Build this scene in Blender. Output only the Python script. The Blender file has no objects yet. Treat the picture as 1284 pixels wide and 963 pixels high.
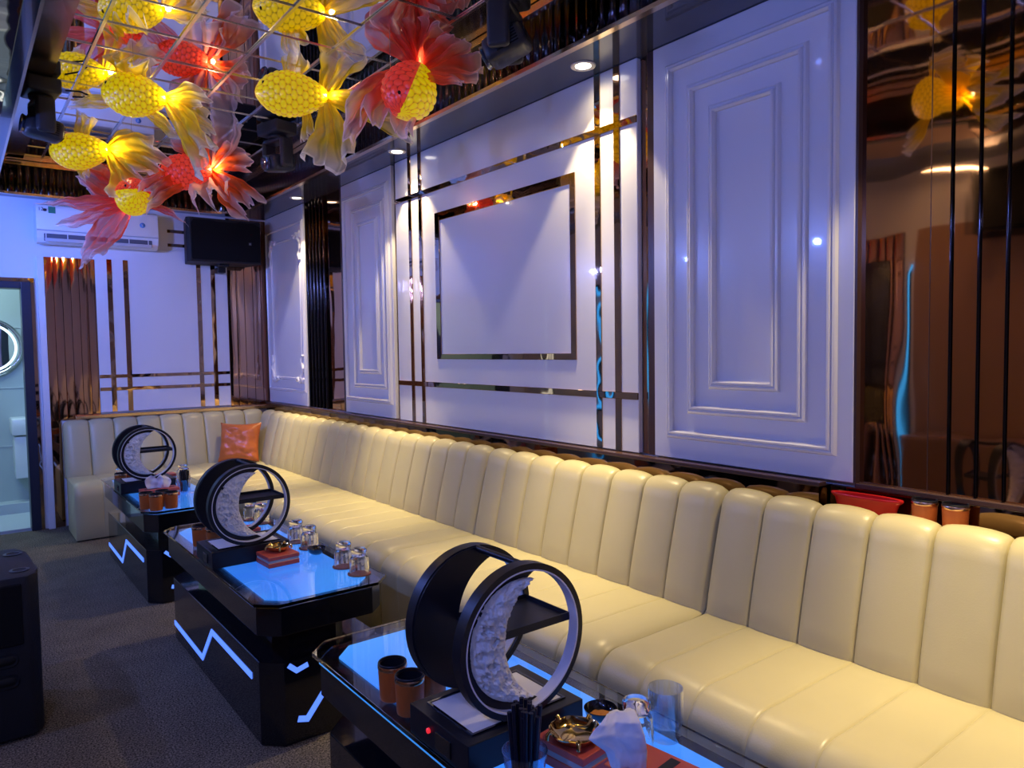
import bpy, bmesh, math, random
from mathutils import Vector, Matrix, noise
random.seed(7)
C = bpy.context.scene.collection
PI = math.pi
sin, cos = math.sin, math.cos

# ------------------------------------------------------------------ helpers
class MB:
    """collects geometry in world coordinates and links it as ONE mesh"""
    def __init__(s): s.bm = bmesh.new(); s.uv = None
    def box(s, x0, x1, y0, y1, z0, z1, bev=0, seg=2, m=None):
        vs = [s.bm.verts.new((x, y, z)) for x in (x0, x1) for y in (y0, y1) for z in (z0, z1)]
        fs = []
        for q in ((0,1,3,2),(4,6,7,5),(0,4,5,1),(2,3,7,6),(0,2,6,4),(1,5,7,3)):
            fs.append(s.bm.faces.new([vs[i] for i in q]))
        if m is not None: bmesh.ops.transform(s.bm, matrix=m, verts=vs)
        if bev: 
            es = list({e for f in fs for e in f.edges})
            bmesh.ops.bevel(s.bm, geom=es, offset=bev, segments=seg, affect='EDGES', profile=.5)
        return s
    def grid(s, P, cu=False, cv=False, uv=None):
        """P[i][j] points; cu/cv close the i / j direction"""
        nu, nv = len(P), len(P[0])
        V = [[s.bm.verts.new(p) for p in row] for row in P]
        if uv is not None and s.uv is None: s.uv = s.bm.loops.layers.uv.new('UVMap')
        for i in range(nu if cu else nu-1):
            for j in range(nv if cv else nv-1):
                i2, j2 = (i+1) % nu, (j+1) % nv
                try: f = s.bm.faces.new((V[i][j], V[i2][j], V[i2][j2], V[i][j2]))
                except ValueError: continue
                f.smooth = True
                if uv is not None:
                    for l, (a, b) in zip(f.loops, ((i,j),(i2,j),(i2,j2),(i,j2))): l[s.uv].uv = uv[a][b]
        return V
    def cap(s, ring):
        try: return s.bm.faces.new(ring)
        except ValueError: return None
    def prism(s, pts, axis, a, b, bev=0):
        """closed outline extruded along x, y or z; pts are the two other coordinates in order"""
        def P(p, t): return {'x': (t, p[0], p[1]), 'y': (p[0], t, p[1]), 'z': (p[0], p[1], t)}[axis]
        A = [s.bm.verts.new(P(p, a)) for p in pts]; B = [s.bm.verts.new(P(p, b)) for p in pts]
        n = len(pts); fs = [s.bm.faces.new(A), s.bm.faces.new(B)]
        for i in range(n): fs.append(s.bm.faces.new((A[i], A[(i+1) % n], B[(i+1) % n], B[i])))
        if bev:
            es = list({e for f in fs for e in f.edges})
            bmesh.ops.bevel(s.bm, geom=es, offset=bev, segments=2, affect='EDGES', profile=.5)
        return s
    def lathe(s, prof, c=(0,0,0), n=32, m=None, flute=None, closed=False):
        """prof: (radius, z) pairs; flute(k, r, ang) may change the radius"""
        P = []
        for k, (r, z) in enumerate(prof):
            row = []
            for i in range(n):
                a = 2*PI*i/n; rr = flute(k, r, a) if flute else r
                v = Vector((rr*cos(a), rr*sin(a), z))
                if m is not None: v = m @ v
                row.append(v + Vector(c))
            P.append(row)
        V = s.grid(P, cu=closed, cv=True)
        if not closed:
            if prof[0][0] > 1e-6: s.cap(V[0])
            if prof[-1][0] > 1e-6: s.cap(V[-1][::-1])
        return s
    def tube(s, pts, r, n=10, taper=None):
        pts = [Vector(p) for p in pts]; P = []
        prev = None
        for i, p in enumerate(pts):
            t = (pts[min(i+1, len(pts)-1)] - pts[max(i-1, 0)]).normalized()
            u = prev - t*prev.dot(t) if prev is not None else t.cross(Vector((0,0,1)) if abs(t.z) < .9 else Vector((1,0,0)))
            u.normalize(); prev = u; w = t.cross(u)
            rr = r*(taper(i/(len(pts)-1)) if taper else 1)
            P.append([p + (u*cos(2*PI*k/n) + w*sin(2*PI*k/n))*rr for k in range(n)])
        V = s.grid(P, cv=True); s.cap(V[0]); s.cap(V[-1][::-1]); return s
    def ring(s, c, r0, r1, y0, y1, n=72):
        """flat hoop around the y axis"""
        P = []
        for i in range(n):
            a = 2*PI*i/n
            P.append([(c[0]+r*cos(a), y, c[1]+r*sin(a)) for r, y in ((r1,y0),(r1,y1),(r0,y1),(r0,y0))])
        V = s.grid(P, cu=True, cv=True)
        return s
    def build(s, name, mat, parent=None, smooth=None, doubles=0, flat=False, outward=False):
        bm = s.bm
        if doubles: bmesh.ops.remove_doubles(bm, verts=bm.verts, dist=doubles)
        bmesh.ops.recalc_face_normals(bm, faces=bm.faces)
        if outward and bm.calc_volume(signed=True) < 0: bmesh.ops.reverse_faces(bm, faces=bm.faces)
        off = Vector(parent_loc(parent))
        if off.length: bmesh.ops.translate(bm, verts=bm.verts, vec=-off)
        me = bpy.data.meshes.new(name); bm.to_mesh(me); bm.free()
        if smooth is not None:
            for p in me.polygons: p.use_smooth = True
            me.set_sharp_from_angle(angle=math.radians(smooth))
        if flat:
            for p in me.polygons: p.use_smooth = False
        o = bpy.data.objects.new(name, me); C.objects.link(o)
        if isinstance(mat, (list, tuple)):
            for x in mat: me.materials.append(x)
        else: me.materials.append(mat)
        o.parent = parent
        return o
def parent_loc(p):
    v = Vector((0,0,0))
    while p is not None: v += p.location; p = p.parent
    return v
def tag(o, label=None, cat=None, group=None, kind=None):
    if label: o['label'] = label
    if cat: o['category'] = cat
    if group: o['group'] = group
    if kind: o['kind'] = kind
    return o
def thing(name, label, cat, loc=(0,0,0), group=None):
    o = bpy.data.objects.new(name, None); C.objects.link(o); o.location = loc; o.empty_display_size = .05
    return tag(o, label, cat, group)
def struct(mb, name, mat, parent=None, **k):
    o = mb.build(name, mat, parent, **k)
    if parent is None: o['kind'] = 'structure'
    return o
def dup(root, loc=None, rz=0, label=None, group=None):
    def cp(o, parent):
        c = o.copy(); C.objects.link(c); c.parent = parent
        for ch in o.children: cp(ch, c)
        return c
    r = cp(root, None)
    if loc is not None: r.location = loc
    r.rotation_euler.z = rz
    if label: r['label'] = label
    if group: r['group'] = group
    return r
def text_mesh(name, body, size, mat, parent, M):
    cu = bpy.data.curves.new(name, 'FONT'); cu.body = body; cu.size = size; cu.extrude = .0006; cu.align_x = 'LEFT'
    t = bpy.data.objects.new(name, cu); C.objects.link(t)
    bpy.context.view_layer.update()
    me = bpy.data.meshes.new_from_object(t.evaluated_get(bpy.context.evaluated_depsgraph_get()))
    bpy.data.objects.remove(t)
    me.transform(Matrix.Translation(-parent_loc(parent)) @ M)
    me.materials.clear(); me.materials.append(mat); me.name = name
    o = bpy.data.objects.new(name, me); C.objects.link(o); o.parent = parent
    return o

# ------------------------------------------------------------------ materials
def newmat(name):
    m = bpy.data.materials.new(name); m.use_nodes = True
    nt = m.node_tree; return m, nt, nt.nodes['Principled BSDF']
def N(nt, t, **k):
    n = nt.nodes.new(t)
    for a, b in k.items(): setattr(n, a, b)
    return n
def bump(nt, bs, scale, strength, dist=.01, stretch=(1,1,1), detail=2, typ='noise'):
    tc = N(nt, 'ShaderNodeTexCoord'); mp = N(nt, 'ShaderNodeMapping'); mp.inputs['Scale'].default_value = stretch
    nt.links.new(tc.outputs['Object'], mp.inputs[0])
    if typ == 'noise':
        tx = N(nt, 'ShaderNodeTexNoise'); tx.inputs['Detail'].default_value = detail
    else: tx = N(nt, 'ShaderNodeTexVoronoi')
    tx.inputs['Scale'].default_value = scale
    nt.links.new(mp.outputs[0], tx.inputs['Vector'])
    b = N(nt, 'ShaderNodeBump'); b.inputs['Strength'].default_value = strength; b.inputs['Distance'].default_value = dist
    nt.links.new(tx.outputs[0], b.inputs['Height']); nt.links.new(b.outputs[0], bs.inputs['Normal'])
    return tx
def mat(name, col, rough=.5, metal=0, spec=.5, coat=0, emit=None, estr=0, bmp=None, trans=0, ior=1.45, vary=0, vscale=8):
    m, nt, b = newmat(name)
    b.inputs['Base Color'].default_value = (*col, 1); b.inputs['Roughness'].default_value = rough
    b.inputs['Metallic'].default_value = metal; b.inputs['Specular IOR Level'].default_value = spec
    b.inputs['Coat Weight'].default_value = coat; b.inputs['Coat Roughness'].default_value = .03
    b.inputs['Transmission Weight'].default_value = trans; b.inputs['IOR'].default_value = ior
    if emit: b.inputs['Emission Color'].default_value = (*emit, 1); b.inputs['Emission Strength'].default_value = estr
    if bmp: bump(nt, b, *bmp)
    if vary:
        tc = N(nt, 'ShaderNodeTexCoord'); tx = N(nt, 'ShaderNodeTexNoise'); tx.inputs['Scale'].default_value = vscale
        nt.links.new(tc.outputs['Object'], tx.inputs['Vector'])
        mx = N(nt, 'ShaderNodeMix', data_type='RGBA')
        mx.inputs[6].default_value = (*[c*(1-vary) for c in col], 1); mx.inputs[7].default_value = (*[min(1, c*(1+vary)) for c in col], 1)
        nt.links.new(tx.outputs[0], mx.inputs[0]); nt.links.new(mx.outputs[2], b.inputs['Base Color'])
    return m

panel_white = mat('glossy white lacquer', (.74,.745,.80), .22, spec=.5, coat=.55, bmp=(3.5,.085,.02,(1,1,.4),1))
wall_white = mat('white paint', (.74,.745,.79), .45, spec=.35, bmp=(60,.03,.004))
bronze = mat('bronze mirror', (.52,.30,.18), .035, 1, bmp=(2.6,.16,.03,(1,1.4,.45),1.5))
bronze_flute = mat('bronze mirror strips', (.60,.355,.225), .05, 1, bmp=(5,.16,.02,(1,1,.25),1.5))
bronze_trim = mat('polished bronze trim', (.50,.33,.22), .03, 1, bmp=(6,.12,.02,(1,1,1),1))
soffit_gloss = mat('dark glossy soffit', (.10,.11,.15), .06, .5, spec=.6, bmp=(3.5,.05,.02,(1,1,1),1))
low_mirror = mat('dark bronze mirror', (.20,.125,.085), .04, 1, bmp=(5,.16,.02,(1,1,1),1))
ledge_mirror = mat('dark bronze ledge', (.30,.19,.13), .12, 1)
bronze_band = mat('brushed bronze band', (.62,.45,.29), .16, 1, bmp=(4,.08,.01,(1,1,1),1))
gold_trim = mat('champagne trim', (.80,.58,.36), .18, 1)
dark_bronze = mat('dark brown edge', (.065,.035,.03), .25, spec=.5)
black_flute = mat('black mirror strips', (.032,.027,.027), .09, 1, bmp=(6,.15,.02,(1,1,.3),1))
ceil_mirror = mat('ceiling mirror', (.84,.83,.82), .02, 1)
grid_metal = mat('silver grid', (.75,.72,.68), .22, 1)
black_gloss = mat('black gloss lacquer', (.006,.0065,.009), .10, spec=.5, coat=.5)
black_satin = mat('black satin paint', (.010,.011,.017), .38, spec=.4)
black_plastic = mat('black plastic', (.024,.026,.034), .42, spec=.45, bmp=(200,.12,.003))
black_matte = mat('black grille', (.006,.006,.008), .8, spec=.2, bmp=(300,.5,.003))
speaker_paint = mat('black textured paint', (.014,.015,.020), .55, spec=.4, bmp=(160,.45,.004))
chrome = mat('chrome', (.75,.75,.77), .08, 1)
rose_gold = mat('rose gold band', (.80,.50,.33), .22, 1)
gold = mat('polished gold', (.72,.50,.20), .09, 1)
orange_leather = mat('orange leather', (.50,.125,.024), .42, bmp=(90,.12,.004))
orange_satin = mat('orange satin leather', (.58,.15,.03), .33, spec=.6, bmp=(9,.35,.03))
coral = mat('coral lacquer', (.52,.085,.058), .38)
coral_grey = mat('grey band', (.42,.40,.40), .5)
paper = mat('white tissue', (.80,.79,.84), .85, spec=.1)
white_card = mat('white card', (.78,.77,.76), .7, bmp=(9,.2,.01))
white_plastic = mat('white plastic', (.76,.765,.80), .30, spec=.5)
green_sticker = mat('green sticker', (.03,.22,.14), .5)
dark_ink = mat('dark ink', (.03,.02,.05), .6)
blue_badge = mat('blue badge', (.12,.30,.70), .4)
white_mark = mat('white mark', (.7,.7,.72), .5)
red_plastic = mat('red plastic', (.50,.012,.010), .30, spec=.5)
coaster_mat = mat('brown coaster', (.20,.055,.045), .5)
straw_black = mat('black straw', (.010,.011,.022), .35)
crumbs = mat('orange snack', (.55,.20,.03), .8)
moon = mat('moon plaster', (.80,.79,.76), .9, spec=.1, vary=.25, vscale=60, bmp=(120,.9,.004))
white_band = mat('white lantern band', (.72,.72,.78), .45)
led_red = mat('red lamp', (.4,.01,.02), .3, emit=(1,.03,.05), estr=.8)
tile = mat('grey bathroom tile', (.45,.52,.53), .28, bmp=(14,.06,.01))
tile_floor = mat('pale bathroom floor', (.55,.62,.62), .3)
ceramic = mat('white ceramic', (.8,.82,.83), .2)
silver_mirror = mat('silver mirror', (.85,.88,.88), .02, 1)
door_dark = mat('dark door frame', (.022,.026,.048), .35)
glass = mat('clear glass', (1,1,1), 0, trans=1, ior=1.45)
glass_slab = mat('table glass', (.92,.97,1), 0, trans=1, ior=1.28)
lens = mat('lamp lens', (.02,.03,.06), .05, spec=.8, coat=1)
led_blue = mat('blue led strip', (.2,.4,.9), .4, emit=(.10,.24,1.0), estr=1.15)
glow_edge = mat('blue edge glow', (.1,.4,.9), .4, emit=(.05,.40,1.0), estr=.5)
neon = mat('cyan neon tube', (.1,.5,.9), .4, emit=(.02,.27,1.0), estr=3.2)
spot_lens = mat('lit downlight lens', (1,1,1), .5, emit=(1,.93,.78), estr=7)
mirror_led = mat('lit mirror rim', (.8,.95,1), .5, emit=(.75,.95,1), estr=1.3)

def m_thin_glass():
    m, nt, b = newmat('thin walled glass'); nt.nodes.remove(b); out = nt.nodes['Material Output']
    fw = N(nt, 'ShaderNodeLayerWeight'); fw.inputs[0].default_value = .5; fr = N(nt, 'ShaderNodeMath', operation='POWER'); fr.inputs[1].default_value = 2.0; nt.links.new(fw.outputs['Facing'], fr.inputs[0])
    a = N(nt, 'ShaderNodeMath', operation='MULTIPLY_ADD'); a.inputs[1].default_value = .95; a.inputs[2].default_value = .07; a.use_clamp = True
    t = N(nt, 'ShaderNodeBsdfTransparent'); t.inputs[0].default_value = (.84,.89,.97,1)
    g = N(nt, 'ShaderNodeBsdfGlossy'); g.inputs['Roughness'].default_value = .03; g.inputs[0].default_value = (.95,.97,1,1)
    mx = N(nt, 'ShaderNodeMixShader'); nt.links.new(fr.outputs[0], a.inputs[0]); nt.links.new(a.outputs[0], mx.inputs[0])
    nt.links.new(t.outputs[0], mx.inputs[1]); nt.links.new(g.outputs[0], mx.inputs[2]); nt.links.new(mx.outputs[0], out.inputs[0])
    return m
thin_glass = m_thin_glass()
def m_carpet():
    m, nt, b = newmat('charcoal carpet')
    tc = N(nt, 'ShaderNodeTexCoord'); n1 = N(nt, 'ShaderNodeTexNoise'); n1.inputs['Scale'].default_value = 150; n1.inputs['Detail'].default_value = 8; n1.inputs['Roughness'].default_value = .7
    n2 = N(nt, 'ShaderNodeTexNoise'); n2.inputs['Scale'].default_value = 5; n2.inputs['Detail'].default_value = 3
    nt.links.new(tc.outputs['Object'], n1.inputs[0]); nt.links.new(tc.outputs['Object'], n2.inputs[0])
    cr = N(nt, 'ShaderNodeValToRGB'); e = cr.color_ramp.elements
    e[0].position = .40; e[0].color = (.013,.012,.010,1); e[1].position = .62; e[1].color = (.44,.37,.28,1)
    mx = N(nt, 'ShaderNodeMix', data_type='RGBA', blend_type='MULTIPLY'); mx.inputs[0].default_value = .5
    nt.links.new(n1.outputs[0], cr.inputs[0]); nt.links.new(cr.outputs[0], mx.inputs[6]); nt.links.new(n2.outputs[0], mx.inputs[7])
    nt.links.new(mx.outputs[2], b.inputs['Base Color']); b.inputs['Roughness'].default_value = .95; b.inputs['Specular IOR Level'].default_value = .1
    bp = N(nt, 'ShaderNodeBump'); bp.inputs['Strength'].default_value = .9; bp.inputs['Distance'].default_value = .006
    nt.links.new(n1.outputs[0], bp.inputs['Height']); nt.links.new(bp.outputs[0], b.inputs['Normal'])
    return m
carpet = m_carpet()
def m_leather():
    m, nt, b = newmat('cream leather')
    tc = N(nt, 'ShaderNodeTexCoord'); n1 = N(nt, 'ShaderNodeTexNoise'); n1.inputs['Scale'].default_value = 5; n1.inputs['Detail'].default_value = 5
    v = N(nt, 'ShaderNodeTexVoronoi'); v.inputs['Scale'].default_value = 190
    for n in (n1, v): nt.links.new(tc.outputs['Object'], n.inputs['Vector'])
    mx = N(nt, 'ShaderNodeMix', data_type='RGBA'); mx.inputs[6].default_value = (.50,.45,.25,1); mx.inputs[7].default_value = (.56,.505,.29,1)
    nt.links.new(n1.outputs[0], mx.inputs[0]); nt.links.new(mx.outputs[2], b.inputs['Base Color'])
    b.inputs['Roughness'].default_value = .36; b.inputs['Specular IOR Level'].default_value = .45
    a = N(nt, 'ShaderNodeMath', operation='MULTIPLY_ADD'); a.inputs[1].default_value = .12
    nt.links.new(v.outputs[0], a.inputs[0]); nt.links.new(n1.outputs[0], a.inputs[2])
    bp = N(nt, 'ShaderNodeBump'); bp.inputs['Strength'].default_value = .10; bp.inputs['Distance'].default_value = .010
    nt.links.new(a.outputs[0], bp.inputs['Height']); nt.links.new(bp.outputs[0], b.inputs['Normal'])
    return m
leather = m_leather()
def m_table():
    m, nt, b = newmat('lit blue table panel')
    tc = N(nt, 'ShaderNodeTexCoord'); n1 = N(nt, 'ShaderNodeTexNoise'); n1.inputs['Scale'].default_value = 2.2
    nt.links.new(tc.outputs['Object'], n1.inputs['Vector'])
    cr = N(nt, 'ShaderNodeValToRGB'); e = cr.color_ramp.elements
    e[0].position = .3; e[0].color = (.03,.20,.95,1); e[1].position = .7; e[1].color = (.065,.34,1,1)
    nt.links.new(n1.outputs[0], cr.inputs[0]); nt.links.new(cr.outputs[0], b.inputs['Emission Color'])
    b.inputs['Base Color'].default_value = (.03,.07,.14,1); b.inputs['Emission Strength'].default_value = 1.12; b.inputs['Roughness'].default_value = .6
    return m
led_top = m_table()
def m_tulle(name, root, mid, tip, d0, d1):
    """sheer fabric dyed at the gathered end and white at the hem"""
    m, nt, b = newmat(name); nt.nodes.remove(b); out = nt.nodes['Material Output']
    uv = N(nt, 'ShaderNodeUVMap'); sp = N(nt, 'ShaderNodeSeparateXYZ'); nt.links.new(uv.outputs[0], sp.inputs[0])
    cr = N(nt, 'ShaderNodeValToRGB'); cr.color_ramp.elements[0].color = (*root,1); cr.color_ramp.elements[1].color = (*tip,1)
    e = cr.color_ramp.elements.new(.66); e.color = (*mid,1)
    nt.links.new(sp.outputs[0], cr.inputs[0])
    d = N(nt, 'ShaderNodeBsdfDiffuse'); t = N(nt, 'ShaderNodeBsdfTranslucent'); tr = N(nt, 'ShaderNodeBsdfTransparent')
    nt.links.new(cr.outputs[0], d.inputs[0]); nt.links.new(cr.outputs[0], t.inputs[0])
    m1 = N(nt, 'ShaderNodeMixShader'); m1.inputs[0].default_value = .5
    nt.links.new(d.outputs[0], m1.inputs[1]); nt.links.new(t.outputs[0], m1.inputs[2])
    mr = N(nt, 'ShaderNodeMapRange'); mr.inputs[3].default_value = d0; mr.inputs[4].default_value = d1
    nt.links.new(sp.outputs[0], mr.inputs[0])
    # the hem (v near 0 or 1, u near 1) is sewn double and reads denser
    hv = N(nt, 'ShaderNodeMath', operation='SUBTRACT'); hv.inputs[1].default_value = .5; nt.links.new(sp.outputs[1], hv.inputs[0])
    ha = N(nt, 'ShaderNodeMath', operation='ABSOLUTE'); nt.links.new(hv.outputs[0], ha.inputs[0])
    hg = N(nt, 'ShaderNodeMath', operation='GREATER_THAN'); hg.inputs[1].default_value = .475; nt.links.new(ha.outputs[0], hg.inputs[0])
    hu = N(nt, 'ShaderNodeMath', operation='GREATER_THAN'); hu.inputs[1].default_value = .97; nt.links.new(sp.outputs[0], hu.inputs[0])
    hm = N(nt, 'ShaderNodeMath', operation='MAXIMUM'); nt.links.new(hg.outputs[0], hm.inputs[0]); nt.links.new(hu.outputs[0], hm.inputs[1])
    ad = N(nt, 'ShaderNodeMath', operation='MULTIPLY_ADD'); ad.inputs[1].default_value = .3; ad.use_clamp = True
    nt.links.new(hm.outputs[0], ad.inputs[0]); nt.links.new(mr.outputs[0], ad.inputs[2])
    # sheer cloth is denser where it is seen edge on
    lw = N(nt, 'ShaderNodeLayerWeight'); lw.inputs[0].default_value = .35
    a2 = N(nt, 'ShaderNodeMath', operation='MULTIPLY_ADD'); a2.inputs[1].default_value = .45; a2.use_clamp = True
    nt.links.new(lw.outputs['Facing'], a2.inputs[0]); nt.links.new(ad.outputs[0], a2.inputs[2])
    m2 = N(nt, 'ShaderNodeMixShader'); nt.links.new(a2.outputs[0], m2.inputs[0])
    nt.links.new(tr.outputs[0], m2.inputs[1]); nt.links.new(m1.outputs[0], m2.inputs[2]); nt.links.new(m2.outputs[0], out.inputs[0])
    return m
tulle_yellow = m_tulle('yellow tulle', (.97,.66,.0), (.97,.76,.05), (.92,.88,.78), .80, .46)
tulle_red = m_tulle('red tulle', (.92,.06,.02), (.92,.17,.10), (.90,.74,.74), .84, .50)
tulle_orange = m_tulle('orange tulle', (.88,.10,.008), (.88,.17,.04), (.86,.72,.72), .86, .52)
def m_scale(name, cell, seam, glow, estr):
    m, nt, b = newmat(name)
    at = N(nt, 'ShaderNodeAttribute', attribute_name='cell'); cr = N(nt, 'ShaderNodeValToRGB'); e = cr.color_ramp.elements
    e[0].position = .12; e[0].color = (*seam,1); e[1].position = .62; e[1].color = (*cell,1)
    nt.links.new(at.outputs['Fac'], cr.inputs[0]); nt.links.new(cr.outputs[0], b.inputs['Base Color'])
    b.inputs['Roughness'].default_value = .28; b.inputs['Coat Weight'].default_value = .3
    mx = N(nt, 'ShaderNodeMix', data_type='RGBA', blend_type='MULTIPLY'); mx.inputs[0].default_value = 1; mx.inputs[7].default_value = (*glow,1)
    nt.links.new(cr.outputs[0], mx.inputs[6]); nt.links.new(mx.outputs[2], b.inputs['Emission Color']); b.inputs['Emission Strength'].default_value = estr
    return m
tulle_pale = m_tulle('pale tulle', (.88,.20,.05), (.86,.62,.58), (.88,.84,.85), .66, .32)
scale_yellow = m_scale('yellow honeycomb paper', (.92,.66,.0), (.26,.14,.0), (1,.9,.4), .40)
scale_red = m_scale('red honeycomb paper', (.85,.07,.03), (.24,.008,.004), (1,.5,.4), .34)

# ------------------------------------------------------------------ camera
cd = bpy.data.cameras.new('camera'); cam = bpy.data.objects.new('camera', cd); C.objects.link(cam)
cd.sensor_width = 36; cd.lens = 905/1284*36; cd.clip_start = .02
R3 = Matrix(((.79022987,.04189433,-.61137682),(-.61263466,.03010811,-.78979255),(-.01468042,.9986683,.04945825)))
cam.matrix_world = Matrix.Translation((0,0,1.45)) @ R3.to_4x4()
bpy.context.scene.camera = cam
RGT = Vector((.79,-.613,0)).normalized(); UP = Vector((0,0,1)); TOW = Vector((-.61,-.79,0)).normalized()

# ------------------------------------------------------------------ room shell
XL, XR, YB, YR = -.85, 2.50, 7.12, -2.3      # left wall, right wall, back wall, rear wall
ZS, ZC = 2.73, 3.0                            # soffit, mirrored ceiling
struct(MB().box(XL-.1, XR+.1, YR-.1, YB, -.05, 0), 'floor', carpet)
struct(MB().box(XR, XR+.1, YR-.1, YB+.2, 0, 3.2), 'wall_right', wall_white)
struct(MB().box(XL-.1, XL, YR-.1, YB+.2, 0, 3.2), 'wall_left', wall_white)
struct(MB().box(XL, XR, YR-.1, YR, 0, 3.2), 'wall_rear', wall_white)
DX0, DX1, DZ = -.42, .462, 1.995              # door opening
wb = MB(); wb.box(XL, DX0-.1, YB, YB+.14, 0, 3.2); wb.box(DX0-.1, DX1+.07, YB, YB+.14, DZ+.06, 3.2); wb.box(DX1+.07, XR, YB, YB+.14, 0, 3.2)
struct(wb, 'wall_back', wall_white)
dr = MB(); dr.box(DX0-.09, DX0, YB-.03, YB+.14, 0, DZ+.055, .004); dr.box(DX1, DX1+.068, YB-.03, YB+.14, 0, DZ+.055, .004); dr.box(DX0, DX1, YB-.03, YB+.14, DZ, DZ+.055, .004)
d1 = struct(dr, 'door_1', door_dark)
dt = MB(); dt.box(DX1+.068, DX1+.092, YB-.022, YB, 0, DZ+.085); dt.box(DX0-.09, DX1+.068, YB-.022, YB, DZ+.055, DZ+.085)
dt.build('bronze_architrave', bronze_trim, d1)
struct(MB().box(.578, .626, YB-.05, YB, 0, 2.262, .003), 'trim_1', wall_white)
# bathroom beyond the door
for a, nm in (((-1.7,1.5,8.752,8.85),'back'),((-1.7,-1.6,YB+.14,8.752),'left'),((1.4,1.5,YB+.14,8.752),'right')): struct(MB().box(*a, -.03, 2.6), 'wall_bathroom_'+nm, tile)
g = MB()
for z in (.55, 1.13, 1.73, 2.3): g.box(-1.6, 1.4, 8.744, 8.75, z-.004, z+.004)
struct(g, 'trim_2', mat('tile joint', (.62,.68,.68), .6))
struct(MB().box(-1.7, 1.5, YB+.14, 8.85, -.05, -.002), 'floor_bathroom', tile_floor)
struct(MB().box(-1.7, 1.5, YB+.14, 8.85, 2.6, 2.65), 'ceiling_bathroom', wall_white)
struct(MB().box(-1.6, 1.4, 8.0, 8.06, -.002, .09), 'trim_3', tile_floor)
t = thing('wall_mirror', 'round lit mirror on the grey tiled bathroom wall beyond the doorway', 'mirror', (.28, 8.745, 1.53))
rot = Matrix.Rotation(PI/2, 4, 'X')
MB().lathe([(0,.0),(.255,.0),(.255,.03),(0,.031)], (.28,8.745,1.53), 48, rot).build('mirror_glass', silver_mirror, t, smooth=30)
MB().ring((.28,1.53), .215, .238, 8.711, 8.7145).build('light_ring', mirror_led, t, flat=True)
MB().ring((.28,1.53), .25, .29, 8.715, 8.743).build('mirror_rim', chrome, t)
t = thing('washbasin', 'white wall hung basin cabinet below the round bathroom mirror', 'washbasin', (.46, 8.6, .26))
MB().box(.42,.70,8.36,8.752,.68,.84,.02).build('basin', ceramic, t, smooth=40)
MB().box(.44,.68,8.40,8.752,.26,.665,.006).build('cabinet', ceramic, t, smooth=40)

# soffit, fascia, ceiling mirror
TX0, TX1, TY1, TR = .30, 2.16, 6.97, .28      # edge of the raised tray
def tray_path(off=0, z=0, ny=60):
    pts = [(TX1+off, YR)]
    for k in range(ny+1): pts.append((TX1+off, YR + (TY1-TR-YR)*k/ny))
    for k in range(1, 9):
        a = PI/2*k/9; pts.append((TX1-TR + (TR+off)*cos(a), TY1-TR + (TR+off)*sin(a)))
    for k in range(1): pts.append((TX1-TR, TY1+off))
    for k in range(1, 13): pts.append((TX1-TR + (TX0+.10-TX1+TR)*k/12, TY1+off))
    for k in range(1, 6):
        a = PI/2*k/6; pts.append((TX0+.10-(.10+off)*sin(a), TY1-.10+(.10+off)*cos(a)))
    pts += [(TX0-off, TY1-.10), (TX0-off, YR)]
    return pts[1:]
sf = MB(); path = tray_path()
inner = [sf.bm.verts.new((x, y, ZS)) for x, y in path]
def outer_of(p):
    x, y = p
    if y > TY1-TR+.001 and x > TX1-TR-.001:
        a = math.atan2(y-(TY1-TR), x-(TX1-TR)); q = min((XR-(TX1-TR))/max(cos(a),1e-4), (YB-(TY1-TR))/max(sin(a),1e-4))
        return (TX1-TR+q*cos(a), TY1-TR+q*sin(a))
    if y > TY1-.1001 and x < TX0+.1: 
        f = (x-TX0)/.10; return (XL + (TX0+.10-XL)*f if y > TY1-.05 else XL, YB if y > TY1-.05 else y)
    if x >= TX1-.001: return (XR, y)
    if y >= TY1-.001: return (x, YB)
    return (XL, y)
outer = [sf.bm.verts.new((*outer_of(p), ZS)) for p in path]
for i in range(len(path)-1): sf.bm.faces.new((inner[i], inner[i+1], outer[i+1], outer[i]))
struct(sf, 'ceiling_soffit', soffit_gloss, doubles=.0005)
sl = MB(); sl.box(-.15, TX0-.045, YR, TY1-.1, ZS-.006, ZS); struct(sl, 'trim_4', bronze)
# the dark band of the left soffit's edge
struct(MB().box(TX0-.045, TX0+.004, YR, TY1-.12, ZS-.012, ZS+.02), 'trim_5', black_gloss)
# fluted black fascia
fp = []
per = []; acc = 0
def resample(pts, step):
    out = []; 
    for (x0,y0),(x1,y1) in zip(pts, pts[1:]):
        L = math.hypot(x1-x0, y1-y0); n = max(1, int(round(L/step)))
        for k in range(n): out.append((x0+(x1-x0)*k/n, y0+(y1-y0)*k/n))
    out.append(pts[-1]); return out
fine = resample(tray_path(), .0145)
fs = MB(); P = []
for i, (x, y) in enumerate(fine):
    a = fine[max(0,i-1)]; b = fine[min(len(fine)-1,i+1)]
    t = Vector((b[0]-a[0], b[1]-a[1], 0)).normalized(); n = Vector((-t.y, t.x, 0))   # towards the tray's middle
    d = .008*abs(sin(PI*i/4))
    P.append([Vector((x,y,ZS)) + n*d*.2, Vector((x,y,ZS+.012))+n*d, Vector((x,y,ZC-.05))+n*d, Vector((x,y,ZC-.04))+n*d*.2])
fs.grid(P); struct(fs, 'trim_6', black_flute)
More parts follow.
